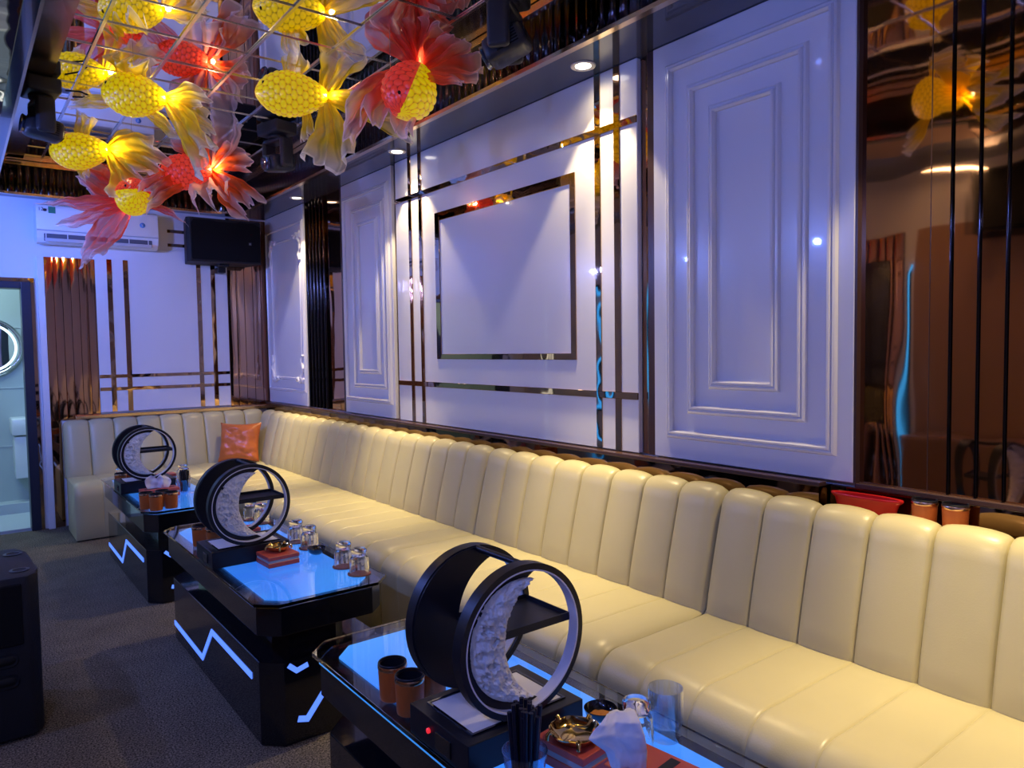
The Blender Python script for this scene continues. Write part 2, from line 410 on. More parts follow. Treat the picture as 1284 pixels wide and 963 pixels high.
def sweep(mb, pts, prof):
    P = []
    for i, (x, y) in enumerate(pts):
        a = pts[max(0,i-1)]; b = pts[min(len(pts)-1,i+1)]
        t = Vector((b[0]-a[0], b[1]-a[1], 0)).normalized(); n = Vector((-t.y, t.x, 0))
        P.append([Vector((x,y,z)) + n*d for d, z in prof])
    mb.grid(P, cv=True); return mb
struct(sweep(MB(), tray_path(), [(-.01,ZC-.045),(.035,ZC-.045),(.035,ZC-.012),(-.01,ZC-.012)]), 'trim_7', gold_trim, flat=True)
struct(sweep(MB(), tray_path(), [(-.015,ZS-.006),(.018,ZS-.006),(.018,ZS+.012),(-.015,ZS+.012)]), 'trim_8', gold_trim, flat=True)
struct(sweep(MB(), tray_path(), [(-.01,ZC-.0075),(.205,ZC-.0075),(.205,ZC-.0015),(-.01,ZC-.0015)]), 'trim_14', bronze_band, flat=True)
cm = MB()
xs = [TX0-.3] + [.625+.33*k for k in range(5)] + [TX1+.05]; ys = [YR] + [2.24+.325*k for k in range(-13, 15)] + [TY1+.05]
for i in range(len(xs)-1):
    for j in range(len(ys)-1):
        dz = [random.uniform(-.0007,.0007) for _ in range(3)]
        q = [(xs[i],ys[j],dz[0]),(xs[i+1],ys[j],dz[0]+dz[1]),(xs[i+1],ys[j+1],dz[0]+dz[1]+dz[2]),(xs[i],ys[j+1],dz[0]+dz[2])]
        cm.bm.faces.new([cm.bm.verts.new((a,b,ZC+c)) for a,b,c in q])
struct(cm, 'ceiling', ceil_mirror)
gm = MB()
for x in xs[1:-1]: gm.box(x-.0075, x+.0075, YR, TY1, ZC-.008, ZC-.0012)
for y in ys[1:-1]: gm.box(TX0-.02, TX1, y-.004, y+.004, ZC-.005, ZC-.0012)
struct(gm, 'trim_9', grid_metal)
struct(MB().box(XL, XR, YR, YB, 3.1, 3.14), 'ceiling_slab', wall_white)

# ------------------------------------------------------------------ right wall cladding
XP = 2.45
def moulding(mb, y0, y1, z0, z1, w=.03, h=.014, x=XP):
    """picture-frame moulding: a rounded rib swept round a rectangle on the wall"""
    prof = [(0,0),(.15,.55),(.35,.75),(.5,.5),(.62,.9),(.82,1),(1,.5),(1,0)]
    rects = []
    for a, b in prof:
        i = a*w
        rects.append([(x-b*h, y0+i, z0+i), (x-b*h, y1-i, z0+i), (x-b*h, y1-i, z1-i), (x-b*h, y0+i, z1-i)])
    mb.grid(rects, cv=True)
def mould_part(p, *a, **k):
    mb = MB(); moulding(mb, *a, **k); return mb.build('moulding', panel_white, p, flat=True)
def wall_panel(y0, y1, label, x0=XP, z0=.965, z1=2.728):
    t = thing('wall_panel', label, 'wall panel', (XR, (y0+y1)/2, z0))
    MB().box(XP, XR-.022, y0, y1, z0, z1, .003, 1).build('board', panel_white, t)
    return t
p2 = wall_panel(1.243, 2.136, 'white panel with three nested rectangular mouldings, nearest to the bronze fluted mirror')
mould_part(p2, 1.30, 2.062, 1.052, 2.637, .036, .024); mould_part(p2, 1.412, 1.95, 1.163, 2.526, .036, .024); mould_part(p2, 1.522, 1.842, 1.27, 2.414, .036, .024)
MB().box(XP+.002, XR-.02, 1.234, 1.2425, .965, 2.728).build('edge_trim', dark_bronze, p2)  # added dark strip, dims the lit board side reflected in the mirror
MB().box(XP+.004, XR-.02, 2.137, 2.172, .965, 2.728).build('edge_trim', dark_bronze, p2)
p1 = wall_panel(4.505, 5.315, 'narrow white panel with three nested mouldings, left of the large centre panel')
mould_part(p1, 4.535, 5.28, 1.062, 2.63, .036, .024); mould_part(p1, 4.60, 5.135, 1.168, 2.52, .034, .022); mould_part(p1, 4.70, 5.04, 1.275, 2.41, .034, .022)
MB().box(XP+.004, XR-.02, 5.316, 5.352, .965, 2.728).build('edge_trim', dark_bronze, p1)
p0 = wall_panel(6.09, 7.05, 'white panel with carved scroll corners in the far corner of the room')
mould_part(p0, 6.10, 7.035, 1.08, 2.598, .028, .014); 
mb = MB(); moulding(mb, 6.16, 6.90, 1.19, 2.475, .026, .014)
for yc, sy in ((6.165, 1), (6.895, -1)):
    for zc, sz in ((1.195, 1), (2.47, -1)):
        for (ax, az) in ((1,0),(0,1)):           # two leafy scrolls run out of each corner
            pts = []
            for k in range(22):
                f = k/21; a = f*PI*3.2
                pts.append((XP-.012, yc + sy*(ax*f*.15 + az*.022*sin(a)*(1-f*.5)), zc + sz*(az*f*.22 + ax*.022*sin(a)*(1-f*.5))))
            mb.tube(pts, .016, 8, lambda f: .55+.45*abs(sin(f*PI*3.2)))
        mb.lathe([(0,.0),(.034,.002),(.03,.016),(.012,.024),(0,.026)], (XP, yc, zc), 14, Matrix.Rotation(-PI/2, 4, 'Y'), flute=lambda k, r, a: r*(1+.18*cos(5*a)))
mb.build('scroll_frame', panel_white, p0, smooth=40)
# centre panel
pc = wall_panel(2.229, 4.445, 'large white centre panel crossed by double bronze strips around a bronze rectangle')
tr = MB()
T = .006
def strip(mb, y0, y1, z0, z1): mb.box(XP-T, XP+.002, y0, y1, z0, z1, .0015, 1)
for y in (2.352, 2.477, 4.112, 4.245): 
    s_ = MB(); strip(s_, y-.019, y+.019, .968, 2.727); s_.build('upright_strip', bronze_trim, pc)
for z in (1.224, 2.462):
    s_ = MB(); s_.box(XP-T-.0015, XP+.002, 2.23, 4.444, z-.016, z+.016, .0015, 1); s_.build('cross_strip', bronze_trim, pc)
fr = MB(); 
for a, b, c, d in ((2.635,2.672,1.388,2.308),(3.884,3.935,1.388,2.308),(2.672,3.884,1.388,1.42),(2.672,3.884,2.256,2.308)): strip(fr, a, b, c, d)
fr.build('bronze_rectangle', bronze_trim, pc)
# bronze mirror between and beyond the panels
def mirror(y0, y1, z0, z1, label, x=XR-.02, m=None):
    t = thing('mirror_panel', label, 'mirror', (XR, (y0+y1)/2, z0))
    MB().box(x, XR-.002, y0, y1, z0, z1).build('mirror_glass', m or bronze, t)
    return t
mb = mirror(-1.6, 1.24, .966, 2.728, 'large wavy bronze mirror at the near end of the sofa wall')
for y in (.951, .873, .798, .72, .64):
    MB().tube([(XR-.025, y, .966), (XR-.025, y, 2.727)], .0045, 10).build('bead', black_flute, mb, smooth=60)
    
MB().box(XR-.022, XR-.0185, 1.0125, 1.0145, .966, 2.727).build('joint', dark_bronze, mb)
MB().box(XR-.045, XR-.02, -1.6, 1.24, .948, .966, .003).build('bottom_trim', dark_bronze, mb)
mirror(2.173, 2.228, .966, 2.728, 'slim bronze mirror strip right of the large centre panel')
mirror(4.446, 4.504, .966, 2.728, 'slim bronze mirror strip left of the large centre panel')
mb = mirror(5.353, 6.089, .966, 2.728, 'bronze mirror with dark upright ribs beside the scroll cornered panel')
for k, y in enumerate((6.06, 5.985, 5.915, 5.845, 5.775, 5.70)):
    MB().lathe([(.017,.966),(.017,2.727)], (XR-.03, y, 0), 12).build('rib', black_flute, mb, smooth=60)
lm = mirror(1.34, 7.02, .30, .944, 'low bronze mirror band between the sofa back and the white wall panels', 2.402, low_mirror)
MB().box(2.40, XR-.051, 1.337, 7.02, .944, .961, .003).build('top_trim', dark_bronze, lm)
mirror(YR+.02, 1.333, .30, .944, 'low bronze mirror band behind the red basket', XR-.03, low_mirror)
t = thing('ledge', 'dark bronze ledge behind the nearest sofa back, carrying the red basket', 'ledge', (2.44, 3, .9))
MB().box(2.392, XR-.031, YR+.02, 1.332, .838, .855, .003).build('ledge_board', ledge_mirror, t)

# ------------------------------------------------------------------ back wall cladding
pb = thing('wall_panel', 'white panel with crossing bronze strips on the far wall under the air conditioner', 'wall panel', (1.55, YB, .95))
MB().box(.998, 2.094, YB-.02, YB-.001, .945, 2.38, .003, 1).build('board', panel_white, pb)
yb0, yb1 = YB-.0245, YB-.019
for x in (1.105, 1.231, 1.836, 1.962): MB().box(x-.019, x+.019, yb0, yb1, .95, 2.268).build('upright_strip', bronze_trim, pb)
for z in (1.258, 1.147): MB().box(.999, 2.09, yb0-.001, yb1, z-.014, z+.014).build('cross_strip', bronze_trim, pb)
for z in (2.555, 2.43): MB().box(1.585, 1.80, YB-.008, YB-.001, z-.014, z+.014).build('short_strip', bronze_trim, pb)
def fluted(x0, x1, z0, z1, n, label, depth=.006):
    t = thing('mirror_panel', label, 'mirror', ((x0+x1)/2, YB, z0))
    m_ = MB(); rows = []
    for i in range(n):
        a, b = x0+(x1-x0)*i/n, x0+(x1-x0)*(i+1)/n; tl = random.uniform(-.0012,.0012)
        for f, d in ((0,0),(.035,1),(.5,1.12),(.965,1),(1,0)):
            rows.append([(a+(b-a)*f, YB-.006-depth*d-tl*(f-.5)*(d>0), z) for z in (z0, z1)])
    m_.grid(rows); o = m_.build('mirror_glass', bronze_flute, t, smooth=8) 
    return t
fl0 = fluted(.63, .997, .90, 2.262, 6, 'fluted bronze mirror strip between the doorway and the far white panel')
MB().box(.63, .70, YB-.015, YB-.002, 0, .90).build('lower_strip', bronze, fl0)
fluted(2.096, XP+.04, .90, 2.72, 5, 'fluted bronze mirror columns in the far corner under the wall speaker')
t = thing('ledge', 'gold ledge along the far wall above the short sofa back', 'ledge', (1.5, 7.08, .9))
MB().box(.80, 2.45, 7.02, YB-.028, .905, .935, .004).build('ledge_board', gold_trim, t)

# ------------------------------------------------------------------ downlights
dl_y = (-1.04, .70, 2.44, 4.18, 5.90)
dl_lab = {2.44: 'round downlight in the soffit above the near end of the large centre panel', 4.18: 'round downlight in the soffit above the far end of the large centre panel',
          5.90: 'round downlight in the soffit beside the scroll cornered panel', .70: 'round downlight in the soffit over the bronze fluted mirror', -1.04: 'round downlight in the soffit behind the viewpoint'}
for y in dl_y:
    if y > 2:
        t = thing('downlight', dl_lab[y], 'ceiling light', (2.325, y, ZS))
        MB().lathe([(.036,ZS-.002),(.050,ZS-.007),(.056,ZS-.006),(.058,ZS-.001)], (2.325,y,0), 28).build('trim_ring', mat('warm rim', (.75,.72,.66), .3), t, smooth=50)
        MB().lathe([(0,ZS-.0045),(.036,ZS-.004),(.036,ZS-.002),(0,ZS-.001)], (2.325,y,0), 24).build('lens', spot_lens, t)
    for size, pw in ((78, 70), (46, 225), (140, 4)):
        L = bpy.data.lights.new('downlight lamp', 'SPOT'); L.energy = pw; L.color = (1,.77,.40); L.spot_size = math.radians(size); L.spot_blend = {78:.25, 46:1, 140:.8}[size]; L.shadow_soft_size = .03
        o = bpy.data.objects.new('downlight lamp', L); C.objects.link(o); o.location = (2.325, y, ZS-.012); o.rotation_euler = (0, math.radians({78:1, 46:8, 140:-10}[size]), 0)

# ------------------------------------------------------------------ sofa
CH = .19
def sofa_part(mb, prof, us, xf, groove, bulge, endin, n_ends=True, chan=CH, u0=0):
    """profile (depth, z, bulge weight) swept along u with stitched channels"""
    n = len(prof); P = []
    cx = sum(p[0] for p in prof)/n; cz = sum(p[1] for p in prof)/n
    nrm = []
    for i in range(n):
        a = prof[i-1]; b = prof[(i+1) % n]
        t = Vector((b[0]-a[0], b[1]-a[1])); q = Vector((t.y, -t.x)).normalized()
        if q.dot(Vector((prof[i][0]-cx, prof[i][1]-cz))) < 0: q = -q
        nrm.append(q)
    ua, ub = us
    nch = max(1, round((ub-ua)/chan)); w = (ub-ua)/nch
    ts = (0,.012,.03,.07,.15,.3,.5,.7,.85,.93,.97,.988)
    for c in range(nch):
        for f in ts + ((1,) if c == nch-1 else ()):
            u = ua + (c+f)*w
            b = bulge*(max(0, 1-(2*f-1)**2))**.5 - groove*math.exp(-(min(f,1-f)/.02)**2)
            e = min(u-ua, ub-u); b -= endin*math.exp(-(e/.018)**2)*(1)
            P.append([xf(prof[i][0]+nrm[i].x*b*prof[i][2], prof[i][1]+nrm[i].y*b*prof[i][2], u) for i in range(n)])
    V = mb.grid(P, cv=True); mb.cap(V[0]); mb.cap(V[-1][::-1])
def arc(cx, cz, r, a0, a1, n): return [(cx+r*cos(math.radians(a0+(a1-a0)*k/n)), cz+r*sin(math.radians(a0+(a1-a0)*k/n))) for k in range(n+1)]
def seat_prof(df):
    pts = [(.20,.43,0),(.24,.448,.5)] + [(.24+(df-.10-.24)*k/6, .452-.004*abs(k/6-.4), 1) for k in range(1,6)]
    pts += [(a,b,1) for a,b in arc(df-.11,.342,.11,90,5,8)] + [(df-.003,.26,.8),(df-.006,.15,.5),(df-.01,.04,.3),(df-.02,.012,0),(.20,.012,0)]
    return pts
def back_prof():
    f = [(.255-.100*((z-.42)/.42)**1.2, z, 1) for z in (.42,.46,.52,.6,.68,.76,.82)]
    f += [(.152,.852,1.05),(.137,.873,1.05),(.116,.885,1),(.094,.888,.9),(.074,.880,.6),(.060,.864,.2),(.054,.83,0),(.054,.42,0)]
    return f
def xf_long(d, z, u): return (XP-d, u, z)
def xf_back(d, z, u): return (u, 7.09-d, z)
def sofa(us, xf, label, df, loc, back_us=None):
    t = thing('sofa_section', label, 'sofa', loc, 'cream sofa sections')
    a = MB(); sofa_part(a, seat_prof(df), us, xf, .0035, .004, .014); a.build('seat', leather, t, smooth=50)
    b = MB(); sofa_part(b, back_prof(), back_us or us, xf, .008, .022, .014); b.build('backrest', leather, t, smooth=60)
    return t
sofa((-1.37,.158), xf_long, 'cream channelled sofa section behind the viewpoint, past the nearest seat', .83, (2.1,-.6,0)) if False else None
sofa((.16,1.679), xf_long, 'cream channelled sofa section nearest to the viewer, opposite the red basket', .83, (2.1,.9,0))
sofa((1.685,3.199), xf_long, 'cream channelled sofa section under the near half of the large centre panel', .83, (2.1,2.4,0))
sofa((3.205,4.724), xf_long, 'cream channelled sofa section under the far half of the large centre panel', .83, (2.1,4,0))
sofa((4.730,6.392), xf_long, 'cream channelled sofa section under the ribbed mirror and scroll cornered panel', .83, (2.1,5.5,0))
sofa((.70,2.24), xf_back, 'short cream sofa section along the far wall, beside the doorway', .69, (1.4,6.7,0), (.70,2.345))
# corner seat filler belongs to the far section of the long run
cs = MB(); sofa_part(cs, back_prof(), (6.398,6.845), xf_long, .008, .022, .014); cs.build('corner_backrest', leather, bpy.data.objects['sofa_section.004'], smooth=60)
cs = MB(); cs.box(2.235, 2.30, 6.40, 6.9, .02, .44, .01); 
cs.build('corner_filler', leather, bpy.data.objects['sofa_section.004'], smooth=40)

# pillow
def pillow(loc, w, h, th, rz, tilt, label):
    t = thing('cushion', label, 'cushion', loc)
    mb = MB(); n = 22; M = Matrix.Translation(loc) @ Matrix.Rotation(rz, 4, 'Z') @ Matrix.Rotation(tilt, 4, 'X')
    for s in (1, -1):
        P = []
        for i in range(n+1):
            row = []
            for j in range(n+1):
                u, v = 2*i/n-1, 2*j/n-1
                e = max(0, (1-u**4)*(1-v**4))**.55
                pinch = 1 - .10*(1-abs(v)**2)*abs(u)**3
                pz = 1 - .10*(1-abs(u)**2)*abs(v)**3
                wr = (.020*noise.noise(Vector((u*1.8,v*2.6,s))) + .010*noise.noise(Vector((u*5+v*3,v*4,s*3))))*e**.7
                row.append(M @ Vector((u*w/2*pinch, s*(th/2*e+wr), h/2 + v*h/2*pz)))
            P.append(row)
        mb.grid(P)
    mb.build('cover', orange_satin, t, doubles=.0008, smooth=60)
pillow((2.0,6.63,.462), .38, .36, .12, math.radians(-40), math.radians(-14), 'orange satin cushion leaning in the corner of the sofa')

# ------------------------------------------------------------------ tables
def oct_(x0, x1, y0, y1, c): return [(x0+c,y0),(x1-c,y0),(x1,y0+c),(x1,y1-c),(x1-c,y1),(x0+c,y1),(x0,y1-c),(x0,y0+c)]
TW0, TW1, TLEN, TH = .812, 1.338, 1.515, .55
def led_line(mb, pts, w, plane, at, th=.003):
    """a mitred strip of constant width on a face: plane 'x' (pts are y,z) or 'y' (pts are x,z)"""
    n = len(pts); L = []; Rr = []
    for i in range(n):
        p = Vector(pts[i]); d = []
        if i: d.append((p-Vector(pts[i-1])).normalized())
        if i < n-1: d.append((Vector(pts[i+1])-p).normalized())
        if len(d) == 2:
            n1 = Vector((-d[0].y,d[0].x)); n2 = Vector((-d[1].y,d[1].x)); m = (n1+n2).normalized(); k = w/2/max(.35, m.dot(n1))
        else: m = Vector((-d[0].y,d[0].x)); k = w/2
        L.append(p+m*k); Rr.append(p-m*k)
    F = (lambda p, t: (t, p.x, p.y)) if plane == 'x' else (lambda p, t: (p.x, t, p.y))
    rows = [[F(L[i],at), F(L[i],at-th), F(Rr[i],at-th), F(Rr[i],at)] for i in range(n)]
    V = mb.grid(rows, cv=True); mb.cap(V[0]); mb.cap(V[-1][::-1])
def table(y0, label):
    t = thing('coffee_table', label, 'table', (1.07, y0+TLEN/2, 0), None)
    y1 = y0+TLEN
    MB().prism(oct_(.84,1.31,y0+.045,y1-.045,.068), 'z', .004, .315, .003).build('base', black_gloss, t)
    MB().prism(oct_(.93,1.22,y0+.18,y1-.18,.05), 'z', .315, .425).build('pedestal', black_gloss, t)
    MB().prism(oct_(.828,1.322,y0+.022,y1-.022,.066), 'z', .425, .528, .002).build('apron', black_gloss, t)
    p = MB(); p.prism(oct_(.872,1.278,y0+.066,y1-.066,.058), 'z', .5285, .5345); p.build('light_panel', led_top, t)
    MB().prism(oct_(TW0,TW1,y0,y1,.066), 'z', .5385, TH, .0015).build('glass_top', glass_slab, t)
    l = MB(); led_line(l, [(y0+1.405,.082),(y0+.892,.072),(y0+.725,.241),(y0+.195,.236)], .024, 'x', .84); l.build('light_strip', led_blue, t, flat=True)
    l = MB(); led_line(l, [(.955,.093),(.99,.083),(1.06,.170)], .022, 'y', y0+.045); l.build('light_strip', led_blue, t, flat=True)
    l = MB(); led_line(l, [(.925,.303),(.955,.276),(.998,.288)], .018, 'y', y0+.045); l.build('light_strip', led_blue, t, flat=True)
    if y0 < 1:
      e = MB(); e.box(.8215,.8275,y0+.095,y1-.095,.524,.528); e.build('edge_glow', glow_edge, t)  # glowing strip put in for the glass edge catching blue light
    return t
Y3, Y2, Y1 = .595, 2.51, 4.455
table(Y3, 'low black table with lit blue top nearest to the viewer')
table(Y2, 'low black table with lit blue top in the middle of the row of three')
t2 = bpy.data.objects['coffee_table.001']
text_mesh('glass_lettering', 'HSSV', .040, mat('dark blue print', (.03,.08,.35), .5), t2, Matrix.Translation((1.195,3.075,TH+.0005)) @ Matrix.Rotation(math.radians(95), 4, 'Z'))
table(Y1, 'low black table with lit blue top farthest away, by the short sofa')

# ------------------------------------------------------------------ moon lanterns
def moon_lantern(cx, cy, label):
    z0 = TH; r = .174; zc = z0+.072+r
    t = thing('moon_lantern', label, 'lantern', (cx, cy, z0), 'moon lanterns')
    b = MB(); b.prism([(cx-.168,z0),(cx+.160,z0),(cx+.160,z0+.070),(cx-.168,z0+.070)], 'y', cy-.122, cy+.122, .002)
    box = b.build('base_box', black_satin, t)
    b = MB()
    for a in ((cx-.132,cx+.124,cy-.094,cy-.088),(cx-.132,cx+.124,cy+.088,cy+.094),(cx-.138,cx-.132,cy-.094,cy+.094),(cx+.124,cx+.130,cy-.094,cy+.094)): b.box(*a, z0+.069, z0+.0735)
    b.build('rim', black_gloss, box)
    MB().box(cx-.131,cx+.123,cy-.087,cy+.087,z0+.069,z0+.0715).build('card', white_card, box)
    MB().box(cx-.1715,cx-.1675,cy-.055,cy+.005,z0+.012,z0+.05,.001).build('socket', black_gloss, box)
    if cy < 2: MB().lathe([(0,0),(.006,0),(.006,.005),(0,.006)], (cx-.168,cy+.035,z0+.04), 12, Matrix.Rotation(-PI/2,4,'Y')).build('power_lamp', led_red, box)
    for name, yy, front in (('front_ring', cy-.092, 1), ('back_ring', cy+.108, 0)):
        rg = MB(); rg.ring((cx,zc), r-.0145, r, yy-.016, yy+.016, 80); o = rg.build(name, black_satin, t, smooth=40)
        rb = MB(); rb.ring((cx,zc), r-.0175, r-.014, yy-(.0165 if front else .010), yy+.013, 80); rb.build('white_band', white_band, o, smooth=40)
    # crescents
    def crescent(R, a, rb, y0, y1, nn=46, bumpy=0):
        """part of the disc R that lies outside the circle rb centred at (a,0)"""
        xi = (R*R - rb*rb + a*a)/(2*a); zi = math.sqrt(max(0, R*R-xi*xi))
        th = math.atan2(zi, xi); ph = math.atan2(zi, xi-a)
        rows = []
        for k in range(nn+1):
            f = k/nn
            ao = th + (2*PI-2*th)*f; ai = ph + (2*PI-2*ph)*f
            po = Vector((R*cos(ao), R*sin(ao))); pi_ = Vector((a+rb*cos(ai), rb*sin(ai)))
            rows.append((po, pi_))
        return rows
    bp = MB(); rows = crescent(r-.003, .10, .150, 0, 0); y0, y1 = cy+.086, cy+.0925
    V = bp.grid([[(cx+o.x,y0,zc+o.y),(cx+i.x,y0,zc+i.y),(cx+i.x,y1,zc+i.y),(cx+o.x,y1,zc+o.y)] for o, i in rows], cv=True)
    bp.build('back_plate', black_satin, t, flat=True, doubles=.0002)
    fp_ = MB(); rows = crescent(r-.018, .115, .163, 0, 0); y0, y1 = cy-.088, cy-.082
    fp_.grid([[(cx+o.x,y0,zc+o.y),(cx+i.x,y0,zc+i.y),(cx+i.x,y1,zc+i.y),(cx+o.x,y1,zc+o.y)] for o, i in rows], cv=True)
    fp_.build('front_plate', black_satin, t, flat=True, doubles=.0002)
    mo = MB(); rows = crescent(.138, .112, .156, 0, 0, 150); nr = 34; rnd = random.Random(5)
    craters = [(-.118+.02*rnd.random(), rnd.uniform(-.1,.1), rnd.uniform(.006,.014)) for _ in range(9)] + [(-.085,.02,.013),(-.09,-.035,.015)]
    P = []
    for o, i in rows:
        row = []
        for k in range(nr+1):
            f = k/nr; p = o.lerp(i, f); h = .016*(max(0,1-(2*f-1)**2))**.5
            for q in craters:
                d = math.hypot(p.x-q[0], p.y-q[1])/q[2]
                h += (-.007 if d < .8 else .003)*max(0, 1-(d-.8)**2) if d < 1.6 else 0
            q_ = Vector((p.x, p.y, 0)); h += (.007*noise.noise(q_*60) + .006*noise.noise(q_*130) + .004*noise.noise(q_*300))*min(1, 8*f*(1-f)+.25)
            e = 1 + .03*noise.noise(Vector((p.y*70,3,f)))*f
            row.append((cx+p.x*e, cy-.090-h, zc+p.y))
        P.append(row)
    V = mo.grid(P)
    mo.build('crescent_moon', moon, t, smooth=60)
    sh = MB(); sh.box(cx-.055,cx+.156,cy-.08,cy+.085,zc+.006,zc+.012); shelf = sh.build('shelf', black_satin, t)
    sl_ = MB(); 
    sl_.box(cx-.055,cx+.156,cy-.082,cy-.078,zc+.004,zc+.022); sl_.box(cx-.055,cx+.156,cy+.084,cy+.0855,zc+.004,zc+.022); sl_.box(cx+.154,cx+.157,cy-.08,cy+.084,zc+.004,zc+.022)
    sl_.build('shelf_lip', black_satin, shelf)
    MB().tube([(cx+.012,cy+.100,zc+r-.008),(cx+.012,cy-.085,zc+r-.008)], .008, 10).build('top_bar', black_satin, t, smooth=50)
    return t
moon_lantern(.985, 1.345, 'black moon lantern with plaster crescent on the nearest blue lit table')
moon_lantern(.985, 3.225, 'black moon lantern with plaster crescent on the middle blue lit table')
moon_lantern(.985, 5.28, 'black moon lantern with plaster crescent on the farthest table, behind the tissue box')

# ------------------------------------------------------------------ small things on the tables
def cup_proto(loc, label, group):
    t = thing('dice_cup', label, 'cup', loc, group); x, y, z = loc
    MB().lathe([(0,0),(.033,0),(.034,.004),(.037,.080),(.0325,.080),(.0325,.012),(0,.012)], loc, 28).build('body', orange_leather, t, smooth=40)
    MB().lathe([(.0374,.079),(.0382,.081),(.0382,.088),(.0374,.090),(.0325,.090),(.0325,.079)], loc, 28, closed=True).build('gold_band', rose_gold, t, smooth=40)
    MB().lathe([(.0370,.090),(.0374,.094),(.036,.096),(.0335,.095),(.0315,.014),(.0315,.013),(.0324,.088)], loc, 28, closed=True).build('black_rim', black_satin, t, smooth=40)
    return t
c0 = cup_proto((.868,1.645,TH), 'orange leather cup behind the other, left of the nearest moon lantern', 'orange leather cups')
dup(c0, (.866,1.552,TH), 0, 'orange leather cup in front, touching the base of the nearest moon lantern')
dup(c0, (.945,1.575,TH), 0, 'orange leather cup half hidden behind the base box of the nearest moon lantern')
dup(c0, (.885,3.545,TH), 0, 'orange leather cup at the far left of the middle moon lantern')
dup(c0, (.925,3.455,TH), 0, 'orange leather cup tucked behind the base of the middle moon lantern')
dup(c0, (.857,4.60,TH), 0, 'orange leather cup at the left of the trio on the farthest table')
dup(c0, (.893,4.515,TH), 0, 'orange leather cup at the front of the trio on the farthest table')
dup(c0, (.975,4.525,TH), 0, 'orange leather cup at the right of the trio on the farthest table')
dup(c0, (.945,4.61,TH), 0, 'orange leather cup at the back of the trio on the farthest table')
dup(c0, (.868,5.47,TH), 0, 'orange leather cup standing alone at the far left of the farthest table')
dup(c0, (.935,5.53,TH), 0, 'orange leather cup behind the farthest moon lantern')

def glass_turned(loc, label, group):
    """a ribbed tumbler standing upside down on a coaster"""
    t = thing('tumbler', label, 'glass', loc, group); x, y, z = loc
    n = 48; fl = lambda k, r, a: r*(1+.018*cos(16*a)) if 6 < k < 11 else r
    out = [(0,.099),(.026,.100),(.031,.096),(.0325,.086),(.030,.077),(.0285,.070),(.033,.066),(.037,.058),(.038,.045),(.039,.02),(.0395,.004),(.039,0)]
    inn = [(.037,0),(.0365,.004),(.0345,.045),(.033,.056),(.0265,.068),(.024,.076),(0,.078)]
    MB().lathe(out+inn, loc, n, flute=fl).build('glass_body', glass, t, smooth=50, doubles=1e-5, outward=True)
    return t
def coaster(loc, label):
    o = MB().lathe([(0,0),(.046,0),(.047,.002),(.047,.004),(0,.0045)], loc, 32)
    o = o.build('coaster', coaster_mat, None, smooth=40)
    tag(o, label, 'coaster', 'brown coasters'); return o
spots = [((1.250,3.300), 'ribbed upturned glass at the back of the near sofa-side pair, middle table beside the lantern'),
         ((1.256,3.155), 'ribbed upturned glass behind the black dish on the middle table'),
         ((1.255,2.785), 'upturned glass second from the near right corner of the middle table'),
         ((1.262,2.655), 'upturned glass closest to the near right corner of the middle table'),
         ((1.235,3.905), 'upturned glass farthest back on the middle table, seen through the lantern ring'),
         ((1.250,3.785), 'upturned glass seen through the lantern ring, the nearer of that pair')]
g0 = None
for (x, y), lab in spots:
    coaster((x, y, TH), 'round brown coaster under ' + lab.split(',')[0].replace('upturned glass ', 'glass '))
    g0 = glass_turned((x, y, TH+.0046), lab, 'upturned glasses') if g0 is None else dup(g0, (x, y, TH+.0046), 0, lab)
dup(g0, (1.195,1.10,TH), 0, 'upturned clear glass behind the white tissue on the nearest table')
for (x, y), lab in (((1.275,5.53),'upturned glass at the right behind the farthest moon lantern'), ((1.245,5.36),'upturned glass behind the straws on the farthest table'), ((.90,5.66),'upturned glass at the far left end of the farthest table')):
    dup(g0, (x,y,TH), 0, lab)
# tall tumbler
loc = (1.258,1.068,TH)
t = thing('tumbler', 'tall ribbed glass with narrow foot beside the sofa on the nearest table', 'glass', loc)
out = [(0,0),(.031,0),(.0345,.004),(.035,.022),(.0335,.030),(.037,.038),(.040,.046),(.040,.117),(.0395,.120),(.0375,.118),(.0375,.050),(.034,.036),(0,.030)]
MB().lathe(out, loc, 150, flute=lambda k, r, a: r*(1+.009*cos(30*a)) if 6 <= k <= 7 else r).build('glass_body', thin_glass, t, smooth=50, doubles=1e-5, outward=True)
# straw glasses
def straw_glass(loc, label, n, h, sl, seed, glabel):
    t = thing('straw_glass', label, 'glass', loc)
    MB().lathe([(0,0),(.030,0),(.031,.004),(.046,h-.001),(.046,h),(.0445,h),(.0295,.008),(0,.008)], loc, 40).build('glass_body', thin_glass, t, smooth=50, doubles=1e-5, outward=True)
    rnd = random.Random(seed); first = None
    base = Vector(loc) + Vector((0,0,.009))
    for k in range(n):
        a = k*2.39996; rr = .034*math.sqrt((k+.6)/n)
        b = base + Vector((cos(a)*rr*.55, sin(a)*rr*.55, 0)); tilt = Vector((cos(a)*rr*2.1+rnd.uniform(-.03,.03), sin(a)*rr*2.1+rnd.uniform(-.03,.03), 1))
        o = MB()
        L = sl + rnd.uniform(-.008,.016)
        d = tilt.normalized(); e = b + d*L
        o.tube([b, e], .0048, 8)
        s = o.build('drinking_straw', straw_black, None, smooth=50)
        tag(s, glabel, 'straw', glabel.replace('black drinking straw', 'black drinking straws'))
straw_glass((.870,1.10,TH), 'clear glass crammed with black straws at the bottom edge of the view', 24, .100, .172, 3, 'black drinking straw in the glass before the nearest moon lantern')
straw_glass((1.15,4.97,TH), 'clear glass of black straws beside the tissue box on the farthest table', 14, .085, .128, 4, 'black drinking straw in the glass on the farthest table')

